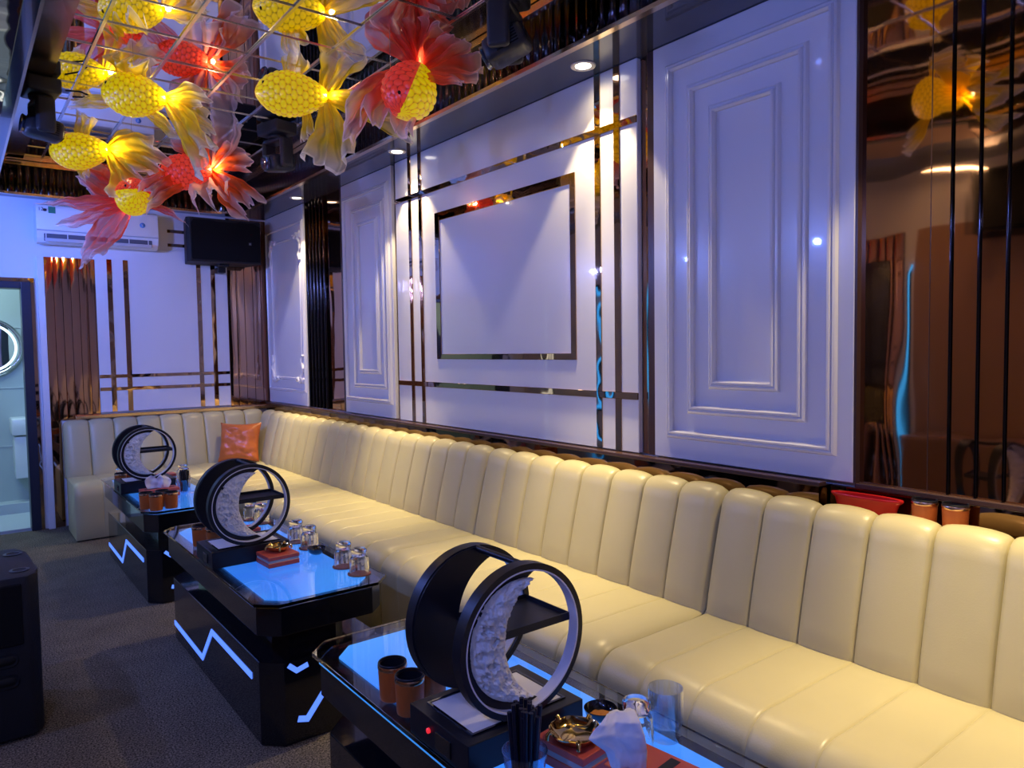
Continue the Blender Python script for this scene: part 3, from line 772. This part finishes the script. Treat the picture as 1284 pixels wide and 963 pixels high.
# coral boxes, tissues, ashtrays
def coral_box(cx, cy, rz, w, d, h, label, slot=False):
    t = thing('tissue_box' if slot else 'gift_box', label, 'box', (cx,cy,TH)); m_ = Matrix.Translation((cx,cy,TH)) @ Matrix.Rotation(rz,4,'Z')
    MB().box(-w/2,w/2,-d/2,d/2,0,h*.42,.0015,1,m_).build('lower_tray', coral, t)
    MB().box(-w/2+.002,w/2-.002,-d/2+.002,d/2-.002,h*.42,h*.66,0,1,m_).build('grey_band', coral_grey, t)
    MB().box(-w/2,w/2,-d/2,d/2,h*.66,h,.0015,1,m_).build('lid', coral, t)
    if slot: MB().box(-w*.40,w*.40,-.011,.011,h-.002,h+.0012,0,1,m_).build('slot', black_satin, t)
    return t
def ashtray(loc, rz, r, label):
    t = thing('ashtray', label, 'ashtray', loc)
    fl = lambda k, rr, a: rr*(1+.025*cos(6*a)) if k in (2,3,4,5,6) else rr
    MB().lathe([(0,.002),(.6*r,.002),(.85*r,.008),(1.0*r,.020),(1.03*r,.0225),(.98*r,.0235),(.82*r,.012),(.55*r,.006),(0,.005)], loc, 48, flute=fl).build('bowl', gold, t, smooth=60)
    for k in range(5):
        a = rz+2*PI*k/5; d = Vector((cos(a), sin(a), 0)); c = Vector(loc)
        MB().tube([c+d*r*.92+Vector((0,0,.020)), c+d*r*1.06+Vector((0,0,.026)), c+d*r*1.15+Vector((0,0,.021)), c+d*r*1.16+Vector((0,0,.010))], .0048, 8).build('cigarette_rest', gold, t, smooth=60)
    return t
def tissue(loc, w, h, rz, label, seed, lean=(0,0)):
    """one tissue pulled up out of a box: gathered at its foot, folded over at the top"""
    rnd = random.Random(seed); ph = [rnd.uniform(0,6) for _ in range(6)]
    mb = MB(); P = []; n = 26
    M = Matrix.Translation(loc) @ Matrix.Rotation(rz,4,'Z')
    for i in range(n+1):
        f = i/n; row = []
        wid = w*(.35+.75*f**.7) if f < .75 else w*(1.02-.35*(f-.75))
        if seed == 9: wid = w*(.80+.28*sin(PI*min(1,f*1.2)) - .25*f)
        for j in range(n+1):
            v = 2*j/n-1
            fold = .018*sin(v*4.2+ph[0]+f*1.5) + .010*sin(v*9+ph[1]-3*f) + .006*sin(13*f+ph[2]+3*v)
            up = h*sin(min(f,1)*1.75)/1.0 if f > .6 else h*sin(f*1.75)
            out = .35*h*max(0,f-.45)**1.3*(1+.6*sin(v*2+ph[3]))
            jag = .012*sin(v*5+ph[4])*f
            row.append(M @ Vector((v*wid/2 + lean[0]*f, fold*(.4+.9*f) + out + lean[1]*f, up + jag)))
        P.append(row)
    mb.grid(P); o = mb.build('tissue', paper, None)
    sm = o.modifiers.new('thickness', 'SOLIDIFY'); sm.thickness = .0006
    tag(o, label, 'tissue'); return o
def tissue_sheet(label):
    """a tissue standing up out of the box with its top edge flopped forward"""
    base = Vector((1.045,.985,TH+.048)); k = .00178; ky = .00132
    rows = [(-10,-6,12,-8,0),(-20,4,20,0,0),(-26,30,21,30,-.004),(-46,56,17,60,-.016),(-34,74,13,78,-.008),(-24,83,9,87,.014),(-18,80,5,82,.034),(-15,66,2,66,.046)]
    mb = MB(); P = []; n = 30; m = 40
    for i in range(m+1):
        t = i/m*(len(rows)-1); a = min(int(t), len(rows)-2); f = t-a; f = f*f*(3-2*f)*.5+f*.5
        q = [rows[a][c]*(1-f)+rows[a+1][c]*f for c in range(5)]; row = []
        for j in range(n+1):
            v = j/n; x = q[0]+(q[2]-q[0])*v; y = q[1]+(q[3]-q[1])*v
            dep = q[4] + .016*abs(((v*1.6+.25*t*.3) % 1)-.5) - .008 + .007*noise.noise(Vector((v*3,t*1.1,1.7))) + .003*noise.noise(Vector((v*8,t*3,4)))
            row.append(base + RGT*(x*k) + UP*(y*ky) - TOW*dep)
        P.append(row)
    mb.grid(P); o = mb.build('tissue', paper, None)
    sm = o.modifiers.new('thickness', 'SOLIDIFY'); sm.thickness = .0006
    tag(o, label, 'tissue'); return o
rz3 = math.radians(35)
coral_box(1.045,1.135,rz3-math.radians(35)+.12,.125,.135,.052,'square coral box carrying the gold ashtray on the nearest table')
ashtray((1.033,1.128,TH+.0522), .3, .056, 'shiny gold ashtray on the square coral box, nearest table')
coral_box(1.09,.935,.12,.125,.20,.05,'coral tissue box with black slot at the bottom edge of the view', True)
tissue_sheet('crumpled white tissue pulled from the coral box on the nearest table')
coral_box(1.065,3.03,.05,.135,.135,.045,'square coral box before the moon lantern on the middle table')
ashtray((1.075,3.05,TH+.0452), .7, .048, 'gold ashtray on the coral box of the middle table')
coral_box(1.09,3.56,.0,.13,.10,.045,'coral box behind the moon lantern, seen through its ring on the middle table')
coral_box(1.0,4.95,.02,.215,.115,.05,'long coral tissue box before the farthest moon lantern', True)
tissue((.995,4.95,TH+.05), .15, .072, math.radians(-20), 'white tissue standing out of the long coral box on the farthest table', 9)
coral_box(1.16,5.52,.0,.12,.10,.05,'small coral box at the back of the farthest table')
# dishes
def dish(loc, label, fill):
    t = thing('dish', label, 'dish', loc)
    MB().lathe([(0,0),(.022,0),(.036,.012),(.041,.028),(.0395,.029),(.034,.014),(.020,.005),(0,.004)], loc, 40).build('bowl', black_gloss, t, smooth=50)
    if fill:
        mb = MB(); rnd = random.Random(1); P = [[Vector(loc)+Vector((r*cos(a),r*sin(a),.012-.15*r+rnd.uniform(0,.003))) for a in [2*PI*k/24 for k in range(24)]] for r in (.001,.007,.014,.021,.0275)]
        mb.grid(P, cv=True); o = mb.build('snack_crumbs', crumbs, None); tag(o, 'orange snack crumbs lying in the black dish on the nearest table', 'snack', kind='stuff')
dish((1.205,1.225,TH), 'small black dish with orange crumbs beside the nearest moon lantern', True)
dish((1.245,3.045,TH), 'small empty black dish beside the ribbed glasses on the middle table', False)
# red basket and cups on the ledge
t = thing('basket', 'red plastic basket on the ledge behind the nearest sofa section', 'basket', (2.41,1.18,.855))
P = []
def stadium(hw, hl, n=40): return [(hw*cos(2*PI*k/n), hl*sin(2*PI*k/n)) for k in range(n)]
mb = MB(); prof = [(.020,.085,.0),(.024,.095,.012),(.028,.108,.050),(.034,.118,.056),(.036,.122,.060),(.034,.120,.064),(.027,.108,.062),(.024,.098,.014),(.020,.086,.004)]
V = mb.grid([[Vector((2.418+a, 1.18+b, .856+z*1.25)) for a, b in stadium(hw, hl)] for hw, hl, z in prof], cv=True); mb.cap(V[0]); mb.cap(V[-1])
mb.build('body', red_plastic, t, smooth=50)
dup(c0, (2.43,1.0,.856), 0, 'orange leather cup on the ledge, next to the red basket')
dup(c0, (2.43,.91,.856), 0, 'orange leather cup on the ledge, second from the red basket')

# ------------------------------------------------------------------ air conditioner
t = thing('air_conditioner', 'white split air conditioner high on the far wall above the doorway side', 'air conditioner', (1.02, YB, 2.354))
ax0, ax1, ay = .575, 1.47, 6.915
b = MB(); b.prism([(YB-.001,2.385),(YB-.001,2.665),(ay+.04,2.668),(ay+.008,2.655),(ay,2.63),(ay,2.46),(ay+.012,2.452),(ay+.02,2.395),(ay+.05,2.36),(ay+.12,2.354)], 'x', ax0, ax1, .004)
body = b.build('housing', white_plastic, t, smooth=40)
MB().box(ax0+.05,ax1-.05,ay+.012,ay+.05,2.372,2.432,.004,1).build('air_slot', mat('grey slot', (.10,.11,.15), .5), t)
for k in range(6):
    x = ax0+.06+k*.150; MB().box(x,x+.006,ay+.008,ay+.05,2.385,2.434).build('vane', white_plastic, t)
MB().box(ax0+.055,ax1-.055,ay+.004,ay+.012,2.366,2.394,.002,1,).build('flap', mat('grey flap', (.50,.51,.56), .35), t)
MB().box(ax0+.002,ax1-.002,ay-.0008,ay+.01,2.452,2.456).build('seam', mat('grey seam', (.35,.36,.42), .5), t)
MB().box(ax0+.085,ax0+.135,ay-.0015,ay,2.592,2.645).build('energy_label', green_sticker, t)
MY = Matrix.Rotation(PI/2, 4, 'X')
text_mesh('size_mark', '12', .040, dark_ink, t, Matrix.Translation((ax0+.014,ay-.001,2.607)) @ MY)
MB().box(ax0+.050,ax0+.074,ay-.0015,ay,2.604,2.625,.006,2).build('size_mark_dot', dark_ink, t)
MB().lathe([(0,0),(.022,0),(.022,.002),(0,.0025)], (ax1-.125,ay,2.555), 28, MY).build('badge', blue_badge, t)
text_mesh('badge_mark', 'Y', .03, white_mark, t, Matrix.Translation((ax1-.135,ay-.0026,2.545)) @ MY)

# ------------------------------------------------------------------ wall speaker
t = thing('wall_speaker', 'black loudspeaker hung high in the far corner beside the air conditioner', 'speaker', (2.0, 6.95, 2.27))
sx0, sx1 = 1.70, 2.32
b = MB()
b.prism([(sx0-.0,6.80),(sx1+.0,6.80),(sx1+.005,6.83),(sx1-.05,7.09),(sx0+.02,7.09),(sx0-.025,6.83)], 'z', 2.262, 2.652, .006); cab = b.build('cabinet', speaker_paint, t)
g_ = MB(); g_.prism([(sx0+.015,2.28),(sx1-.015,2.28),(sx1-.005,2.30),(sx1-.005,2.60),(sx1-.06,2.632),(sx1-.20,2.632),(sx1-.22,2.622),(sx0+.22,2.622),(sx0+.20,2.632),(sx0+.03,2.632),(sx0+.008,2.60),(sx0+.008,2.30)], 'y', 6.785, 6.80, .003)
g_.build('grille', black_matte, t)
MB().box(2.205,2.232,6.783,6.7855,2.432,2.458).build('badge', mat('dark badge', (.05,.05,.055), .4), t)
text_mesh('badge_mark', 'K', .022, white_mark, t, Matrix.Translation((2.211,6.7826,2.437)) @ MY)
MB().box(1.97,2.06,6.9,7.0,2.24,2.262,.004,1).build('bracket_plate', black_satin, t)
MB().box(1.98,2.05,6.98,YB-.03,2.19,2.24,.004,1).build('wall_bracket', black_satin, t)

# ------------------------------------------------------------------ floor speaker
t = thing('floor_speaker', 'tall black loudspeaker standing on the carpet at the left edge of the view', 'speaker', (-.1,3.47,0))
fx0, fx1, fy0, fy1, fz = -.42, .228, 3.235, 3.74, .625
b = MB(); b.prism([(fx0,fy0+.05),(fx0+.05,fy0),(fx1-.04,fy0),(fx1-.005,fy0+.035),(fx1,fy0+.09),(fx1-.012,fy1-.10),(fx1-.045,fy1),(fx0+.05,fy1),(fx0,fy1-.05)], 'z', .012, fz, .012)
b.build('cabinet', speaker_paint, t, smooth=40)
for (x, y) in ((.17,3.33),(.165,3.62),(-.33,3.33)):
    MB().lathe([(0,fz-.002),(.030,fz-.002),(.034,fz+.003),(.024,fz+.004),(.020,fz-.001),(0,fz-.001)], (x,y,0), 24).build('stacking_dimple', black_plastic, t, smooth=40)
for z in (.235,.315):
    p = MB(); p.box(-.30,.15,fy0-.005,fy0+.02,z-.026,z+.026,.024,4); p.build('port', mat('port black', (.002,.002,.003), .6), t, smooth=50)
MB().box(fx0+.04,fx1-.06,fy0-.012,fy0+.004,.37,.60,.004,1).build('grille', black_matte, t)
for (x, y) in ((.15,3.31),(.15,3.65),(-.35,3.31),(-.35,3.65)):
    MB().lathe([(.018,0),(.022,.013)], (x,y,0), 14).build('foot', black_plastic, t)

# ------------------------------------------------------------------ moving head stage lights
def moving_head(loc, rz, pitch, label):
    x, y, z = loc                                  # z: ceiling
    t = thing('stage_light', label, 'stage light', loc, 'moving head stage lights')
    MB().box(x-.115,x+.115,y-.085,y+.085,z-.095,z-.0085,.018,3).build('base', black_plastic, t, smooth=50)
    MB().lathe([(.06,-.118),(.062,-.095)], (x,y,z), 28).build('swivel', black_plastic, t)
    yk = MB(); yk.box(x-.095,x+.095,y-.05,y+.05,z-.145,z-.117,.012,2)
    for s in (-1,1):
        yk.box(x+s*.098-.021,x+s*.098+.021,y-.048,y+.048,z-.315,z-.120,.020,4)
    yk.build('yoke', black_plastic, t, smooth=50)
    M = Matrix.Translation((x,y,z-.275)) @ Matrix.Rotation(pitch,4,'X')
    h = MB(); h.prism([(-.072,-.055),(.072,-.055),(.072,.055),(-.072,.055)], 'y', -.10, .09, .03)
    bmesh.ops.transform(h.bm, matrix=M, verts=h.bm.verts); hd = h.build('head', black_plastic, t, smooth=50)
    l = MB(); l.lathe([(0,.086),(.046,.086),(.052,.100),(.048,.104),(.040,.096),(0,.094)], (0,0,0), 28, Matrix.Rotation(-PI/2,4,'X')); bmesh.ops.transform(l.bm, matrix=M, verts=l.bm.verts)
    l.build('lens', lens, hd, smooth=50)
    v = MB()
    for k in range(6):
        v.box(-.045,.045,-.103,-.099,-.035+k*.012,-.030+k*.012)
    for k in range(6):
        v.box(-.0735,-.071,-.07,.03,-.035+k*.012,-.030+k*.012); v.box(.071,.0735,-.07,.03,-.035+k*.012,-.030+k*.012)
    bmesh.ops.transform(v.bm, matrix=M, verts=v.bm.verts); v.build('vent', black_matte, hd)
    t.rotation_euler.z = rz
    return t
moving_head((.455,4.88,ZC), math.radians(96), math.radians(8), 'black moving head stage light under the left side of the mirrored ceiling')
moving_head((1.80,4.88,ZC), math.radians(105), math.radians(-10), 'black moving head stage light half hidden behind the orange fish lantern')
moving_head((1.905,2.47,ZC), math.radians(35), math.radians(-22), 'black moving head stage light at the top edge, over the large centre panel')
cb = MB(); cb.tube([(.575,4.86,2.955),(.64,4.80,2.945),(.675,4.76,2.92),(.66,4.74,2.90),(.60,4.79,2.905)], .005, 8)
tag(cb.build('power_cable', black_plastic, None, smooth=60), 'looped black cable at the left stage light under the mirrored ceiling', 'cable')

# ------------------------------------------------------------------ goldfish lanterns
def dirv(v): return (RGT*v[0] + UP*v[1] + TOW*v[2])
def fin(mb, root, d, L, w, side, seed, droop=.25, w0=.03, folds=5, amp=.24, taper=0):
    rnd = random.Random(seed); ph = [rnd.uniform(0,6.28) for _ in range(5)]
    nu, nv = 22, 26
    d = d.normalized(); side = (side - d*side.dot(d)).normalized(); nr = d.cross(side)
    P = []; UV = []; pos = Vector(root); dd = d.copy(); curl = rnd.uniform(-.35,.35)
    for i in range(nu+1):
        s = i/nu; row = []; uvr = []
        wd = w0 + (w-w0)*min(1,s*1.25)**.8
        if taper: wd *= 1-taper*max(0,s-.45)/.55
        for j in range(nv+1):
            v = 2*j/nv-1
            a = amp*wd*(.25+.75*s)
            ru = a*sin(v*folds*1.6+ph[0]+s*1.2) + .5*a*sin(v*folds*3.1+ph[1]-s*2) + .35*a*s*sin(s*6+ph[2]+v*2)
            hem = L*(.10*sin(v*3+ph[3]) - .10*v*v + .03*sin(v*folds*3+ph[4]))*s
            row.append(pos + side*(v*wd/2*(1+.12*sin(s*5+ph[2]))) + nr*ru + dd*hem)
            row[-1] = row[-1] + (nr*noise.noise(row[-1]*16+Vector((seed,0,0))) + side*noise.noise(row[-1]*13+Vector((0,seed,0))))*(.035*s*min(1,L/.3))
            uvr.append((s, (v+1)/2))
        P.append(row); UV.append(uvr)
        pos = pos + dd*(L/nu); dd = (dd - UP*droop*1.6/nu + side*curl/nu + nr*rnd.uniform(-.04,.04)).normalized()
    mb.grid(P, uv=UV)
def fish(loc, head, upv, colour, fins, label, L=.37, Rb=.092, two_tone=False, cord=True, tulle=None, lamp=1):
    t = thing('fish_lantern', label, 'lantern', loc, 'goldfish lanterns under the mirrored ceiling')
    c = Vector(loc); h = dirv(head).normalized(); u = dirv(upv); u = (u-h*u.dot(h)).normalized(); sd = h.cross(u)
    NT, NA = 84, 84; rowsN, cellsN = 13, 14
    def rad(f): return Rb*(sin(PI*min(1,max(0,f))**.78)**.72 if f < 1 else 0)*(1) + .022*f
    mb = MB(); P = []; cell = []; lay = mb.bm.verts.layers.float.new('cell')
    for i in range(NT+1):
        f = i/NT; r = rad(f) if 0 < f else .001
        row = []; cr = []
        for j in range(NA):
            a = 2*PI*j/NA
            q = f*rowsN; k0 = math.floor(q); best = 9; 
            for k in (k0-1, k0, k0+1, k0+2):
                off = .5 if k % 2 else 0
                aa = a/(2*PI)*cellsN - off; n0 = round(aa)
                dx = (aa-n0); dy = (q-k)
                best = min(best, dx*dx + dy*dy*.75)
            dome = max(0, 1-best*2.6)
            rr = r*(1+.15*dome**.6) if r > .01 else r
            row.append(c + h*(L*(.5-f)) + u*(rr*1.0*sin(a)) + sd*(rr*.92*cos(a))); cr.append(dome)
        P.append(row); cell.append(cr)
    V = mb.grid(P, cv=True); mb.cap(V[0]); mb.cap(V[-1][::-1])
    for i in range(NT+1):
        for j in range(NA): V[i][j][lay] = cell[i][j]
    if two_tone:
        for f in mb.bm.faces:
            pc_ = f.calc_center_median() - c
            if pc_.dot(u) > two_tone*Rb: f.material_index = 1
        mats = [scale_yellow, scale_red]
    else: mats = scale_yellow if colour == 'yellow' else scale_red
    mb.build('body', mats, t)
    for s in (-1, 1):
        e = MB(); f = .13; r = rad(f)
        ec = c + h*(L*(.5-f)) + sd*(s*r*.80) + u*(r*.55)
        e.lathe([(0,-.010),(.006,-.008),(.0095,0),(.006,.008),(0,.010)], ec, 12); e.build('eye', black_gloss, t, smooth=80)
    tm = tulle or (tulle_yellow if colour == 'yellow' else tulle_red)
    for k, (nm, off, d, fl, w, kw) in enumerate(fins):
        m_ = MB(); root = c + h*(L*off[0]) + u*(Rb*off[1]) + sd*(Rb*off[2])
        tmk = kw.pop('tm', tm); D = dirv(d); S = dirv(kw.pop('side')) if 'side' in kw else D.cross(TOW)
        fin(m_, root, D, fl, w, S, hash((round(loc[0]*100), round(loc[1]*100), k)) % 9999, **kw)
        m_.build(nm, tmk, t)
    lp = c - h*(L*.62) + TOW*.03
    pl = bpy.data.lights.new('fish lamp', 'POINT'); pl.energy = 2.0 if colour == 'yellow' else 2.9; pl.energy *= lamp; pl.color = (1,.82,.45) if colour == 'yellow' else (1,.62,.36); pl.shadow_soft_size = .012
    po = bpy.data.objects.new('fish lamp', pl); C.objects.link(po); po.location = lp
    if cord:
        m_ = MB(); p = c + u*Rb*.95; m_.tube([p, (p.x, p.y, ZC-.002)], .0012, 6); m_.build('cord', chrome, t)
    return t
TAIL = (-.47,0,0)
fish((.70,5.39,2.75), (-1,-.05,.05), (0,1,.15), 'yellow', [
    ('tail_fin', TAIL, (1,.12,.1), .40, .30, dict(droop=.3)), ('tail_fin', TAIL, (.65,-.75,.2), .34, .24, dict(droop=.2)),
    ('tail_fin', TAIL, (.75,.55,-.2), .30, .24, dict(droop=.9)), ('dorsal_fin', (-.05,.9,0), (.35,1,0), .15, .13, dict(w0=.08, droop=.3)),
    ('pectoral_fin', (.05,-.6,.7), (.3,-.9,.4), .12, .10, dict())],
    'yellow goldfish lantern lowest at the left, near the air conditioner')
fish((.80,4.19,2.785), (-1,.05,.25), (0,1,.1), 'yellow', [
    ('tail_fin', TAIL, (.72,-.72,.2), .44, .20, dict(droop=.15)), ('tail_fin', TAIL, (1,.22,.0), .22, .13, dict(droop=.4)),
    ('tail_fin', TAIL, (.85,-.45,-.2), .26, .16, dict(droop=.3)), ('dorsal_fin', (.05,.8,.3), (.2,.6,.6), .20, .2, dict(w0=.12, droop=.9)),
    ('pectoral_fin', (.2,-.2,.9), (-1,-.1,.4), .26, .10, dict(taper=.7)), ('pectoral_fin', (-.1,-.7,.3), (.85,-.5,.1), .24, .09, dict(taper=.6))],
    'yellow goldfish lantern in the middle of the left row, sheer fin over its body', L=.31, Rb=.088)
fish((1.45,3.71,2.785), (-1,-.02,.3), (0,1,.1), 'yellow', [
    ('tail_fin', TAIL, (.22,-1,.15), .40, .24, dict(droop=.1, folds=5)), ('tail_fin', TAIL, (.95,-.30,.3), .50, .24, dict(droop=.08)),
    ('tail_fin', TAIL, (.25,.9,-.1), .26, .24, dict(droop=.5)), ('dorsal_fin', (.0,.9,0), (.3,1,0), .13, .14, dict(w0=.08)),
    ('pectoral_fin', (-.2,-.7,.4), (.1,-1,.2), .16, .09, dict())],
    'bright yellow goldfish lantern left of the big red one', L=.36)
fish((1.255,5.09,2.635), (-1,-.12,.2), (0,1,.1), 'red', [
    ('tail_fin', TAIL, (.72,-.62,.2), .42, .22, dict(droop=.1)), ('tail_fin', TAIL, (.25,.95,.1), .36, .36, dict(droop=.15, tm=tulle_pale)),
    ('tail_fin', TAIL, (.75,.55,0), .26, .22, dict(droop=.4)), ('tail_fin', (-.42,0,.4), (-.75,-.28,.55), .48, .17, dict(droop=.1)),
    ('tail_fin', (-.42,-.2,.4), (.15,-.7,.5), .26, .34, dict(droop=.1, tm=tulle_pale)), ('tail_fin', (-.42,.2,0), (-.35,.9,.1), .26, .22, dict(droop=.3)),
    ('pectoral_fin', (.3,0,.8), (-1,.05,.1), .22, .09, dict(taper=.8))],
    'orange red goldfish lantern with pale veils, hanging before the right stage light', L=.34, lamp=.7, tulle=tulle_orange)
fish((.965,5.2,2.455), (.55,.06,.83), (0,1,-.1), 'red', [
    ('tail_fin', TAIL, (-1,.06,-.1), .60, .14, dict(taper=.75, droop=.1)), ('tail_fin', TAIL, (-.72,-.72,0), .50, .24, dict(taper=.5, droop=.05)),
    ('tail_fin', TAIL, (-.68,.50,-.1), .40, .26, dict(droop=.2)), ('pectoral_fin', (.0,-.4,-.6), (1,-.12,.1), .30, .06, dict(taper=.8)),
    ('tail_fin', TAIL, (-.9,-.35,.2), .44, .16, dict(taper=.6, droop=.05))],
    'red goldfish lantern with glowing yellow belly in front of the air conditioner', L=.30, Rb=.095, two_tone=.15)
fish((1.745,3.0,2.665), (-.2,-.80,.55), (-.75,.60,.15), 'red', [
    ('tail_fin', TAIL, (-.85,-.15,.1), .46, .20, dict(droop=.75)), ('tail_fin', TAIL, (-.45,.9,0), .34, .28, dict(droop=.1, folds=6)),
    ('tail_fin', TAIL, (.15,1,0), .32, .24, dict(droop=.1)), ('tail_fin', TAIL, (1,.42,0), .28, .24, dict(droop=.5)),
    ('tail_fin', (-.40,.5,0), (-.42,-.85,.35), .34, .26, dict(droop=.1)), ('tail_fin', TAIL, (-.2,1,.2), .30, .2, dict(folds=6)),
    ('pectoral_fin', (.0,-.2,-.8), (1,.22,0), .20, .07, dict(taper=.5)), ('tail_fin', TAIL, (.7,.8,.2), .24, .2, dict(droop=.2))],
    'big red goldfish lantern with yellow belly, nearest to the centre of the ceiling', L=.33, Rb=.105, two_tone=.05, lamp=2.2)
fish((.78,1.72,2.75), (-.85,.2,-.4), (0,1,.1), 'yellow', [
    ('tail_fin', TAIL, (.72,-.32,.2), .44, .28, dict(droop=.15)), ('tail_fin', TAIL, (1,.32,.0), .36, .24, dict(droop=.4)),
    ('tail_fin', TAIL, (.6,.6,-.2), .3, .22, dict(droop=.5)), ('pectoral_fin', (.1,-.3,-.9), (-.5,-.6,-.5), .26, .14, dict()), ('dorsal_fin', (0,.9,0), (.3,1,0), .14, .13, dict(w0=.08))],
    'yellow goldfish lantern seen only mirrored in the bronze wall mirror')

# ------------------------------------------------------------------ left wall (seen only in the mirrors)
t = thing('neon_strip', 'cyan neon strip on the opposite wall, mirrored in the bronze wall mirror', 'neon light', (XL+.02, 2.42, 0))
MB().tube([(XL+.03,2.45,.0),(XL+.03,2.45,1.98),(XL+.03,2.40,2.04)], .014, 8).build('tube', neon, t)
MB().box(XL,XL+.02,2.42,2.48,0,2.0).build('channel', black_satin, t)
for y, nm, mt in ((5.75,'cyan neon strip on the opposite wall, mirrored in the right side of the centre panel',neon), (5.1,'cyan neon strip on the opposite wall, mirrored by the gap right of the centre panel',neon), (6.7,'cool white light strip on the opposite wall, mirrored in the middle of the centre panel',mirror_led)):
    t = thing('neon_strip', nm, 'neon light', (XL+.02, y, 0))
    MB().tube([(XL+.03,y,.15),(XL+.03,y,2.1)], .016, 8).build('tube', mt, t)
    MB().box(XL,XL+.02,y-.03,y+.03,0,2.14).build('channel', black_satin, t)
struct(MB().box(XL, XL+.012, .2, 2.38, .0, 2.3), 'trim_10', mat('brown lacquer', (.40,.25,.17), .25, bmp=(3,.1,.02)))
t = thing('wall_speaker', 'black loudspeaker on the opposite wall, mirrored in the bronze mirror', 'speaker', (XL+.2, 1.75, 2.2))
b = MB(); b.prism([(XL+.02,1.42),(XL+.36,1.46),(XL+.38,2.06),(XL+.02,2.10)], 'z', 2.16, 2.58, .008); b.build('cabinet', speaker_paint, t)
MB().box(XL+.375,XL+.388,1.49,2.03,2.18,2.56,.003).build('grille', black_matte, t)
fl_ = []
m_ = MB(); rows = []
for i in range(8):
    for k in range(7):
        f = k/6; rows.append([(XL+.008+.012*(1-(2*f-1)**2)**.5, 2.52+(i+f)*.10, z) for z in (.0, 2.3)])
m_.grid(rows); struct(m_, 'trim_11', bronze_flute)

struct(MB().box(XL, XL+.30, .2, 2.36, 0, .78, .03), 'trim_12', mat('brown padded bench', (.34,.20,.12), .3, bmp=(3,.15,.03)))
struct(MB().box(XL+.022, XL+.05, 2.66, 2.98, .8, 2.1, .004), 'trim_13', black_gloss)
# ------------------------------------------------------------------ lamps
def area(loc, target, sx, sy, power, col, name='led lamp'):
    L = bpy.data.lights.new(name, 'AREA'); L.shape = 'RECTANGLE'; L.size = sx; L.size_y = sy; L.energy = power; L.color = col
    o = bpy.data.objects.new(name, L); C.objects.link(o); o.location = loc
    o.rotation_euler = (Vector(target)-Vector(loc)).to_track_quat('-Z', 'Y').to_euler(); return o
LAV = (.165,.265,1.0)
def spot(loc, target, size, power, col, r=.04, blend=.8):
    L = bpy.data.lights.new('unseen spot', 'SPOT'); L.energy = power; L.color = col; L.spot_size = math.radians(size); L.spot_blend = blend; L.shadow_soft_size = r
    o = bpy.data.objects.new('unseen spot', L); C.objects.link(o); o.location = loc
    o.rotation_euler = (Vector(target)-Vector(loc)).to_track_quat('-Z', 'Y').to_euler(); return o
for y in (-.75, .55, 1.85, 3.15, 4.45, 5.75): spot((-.70, y, 2.28), (2.45, y+.2, 1.55), 168, 46, LAV, .02, .3)  # unseen row added for even lavender ambient light, no fixtures modelled
spot((-.25,5.95,2.45), (.34,YB,2.45), 70, 70, (.03,.17,1))
for y in (.72, 2.46, 4.2, 5.85): spot((.22,y,2.69), (2.28,y,.74), 22, 130, (1,.79,.42), .04, 1)  # added warm pools for the sofa backs, no fixtures there
spot((-.5,4.6,2.4), (1.7,YB,1.5), 58, 170, LAV, .08)  # added lavender fill that brightens the back wall
L = bpy.data.lights.new('bathroom lamp', 'AREA'); L.energy = 22; L.color = (.58,.88,1); L.size = .9
o = bpy.data.objects.new('bathroom lamp', L); C.objects.link(o); o.location = (-.1, 8.0, 2.55)
area((-.55,2.0,2.6), (XL+.1,2.0,1.2), .12, 1.2, 9, (1,.78,.5))

w = bpy.data.worlds.new('world'); bpy.context.scene.world = w; w.use_nodes = True
w.node_tree.nodes['Background'].inputs[0].default_value = (.30,.32,.6,1); w.node_tree.nodes['Background'].inputs[1].default_value = .05
sc = bpy.context.scene
sc.cycles.max_bounces = 16; sc.cycles.transmission_bounces = 16; sc.cycles.transparent_max_bounces = 24; sc.cycles.glossy_bounces = 6
sc.view_settings.view_transform = 'Standard'; sc.view_settings.look = 'None'; sc.view_settings.exposure = 0; sc.view_settings.gamma = 1
sc.view_settings.use_curve_mapping = False
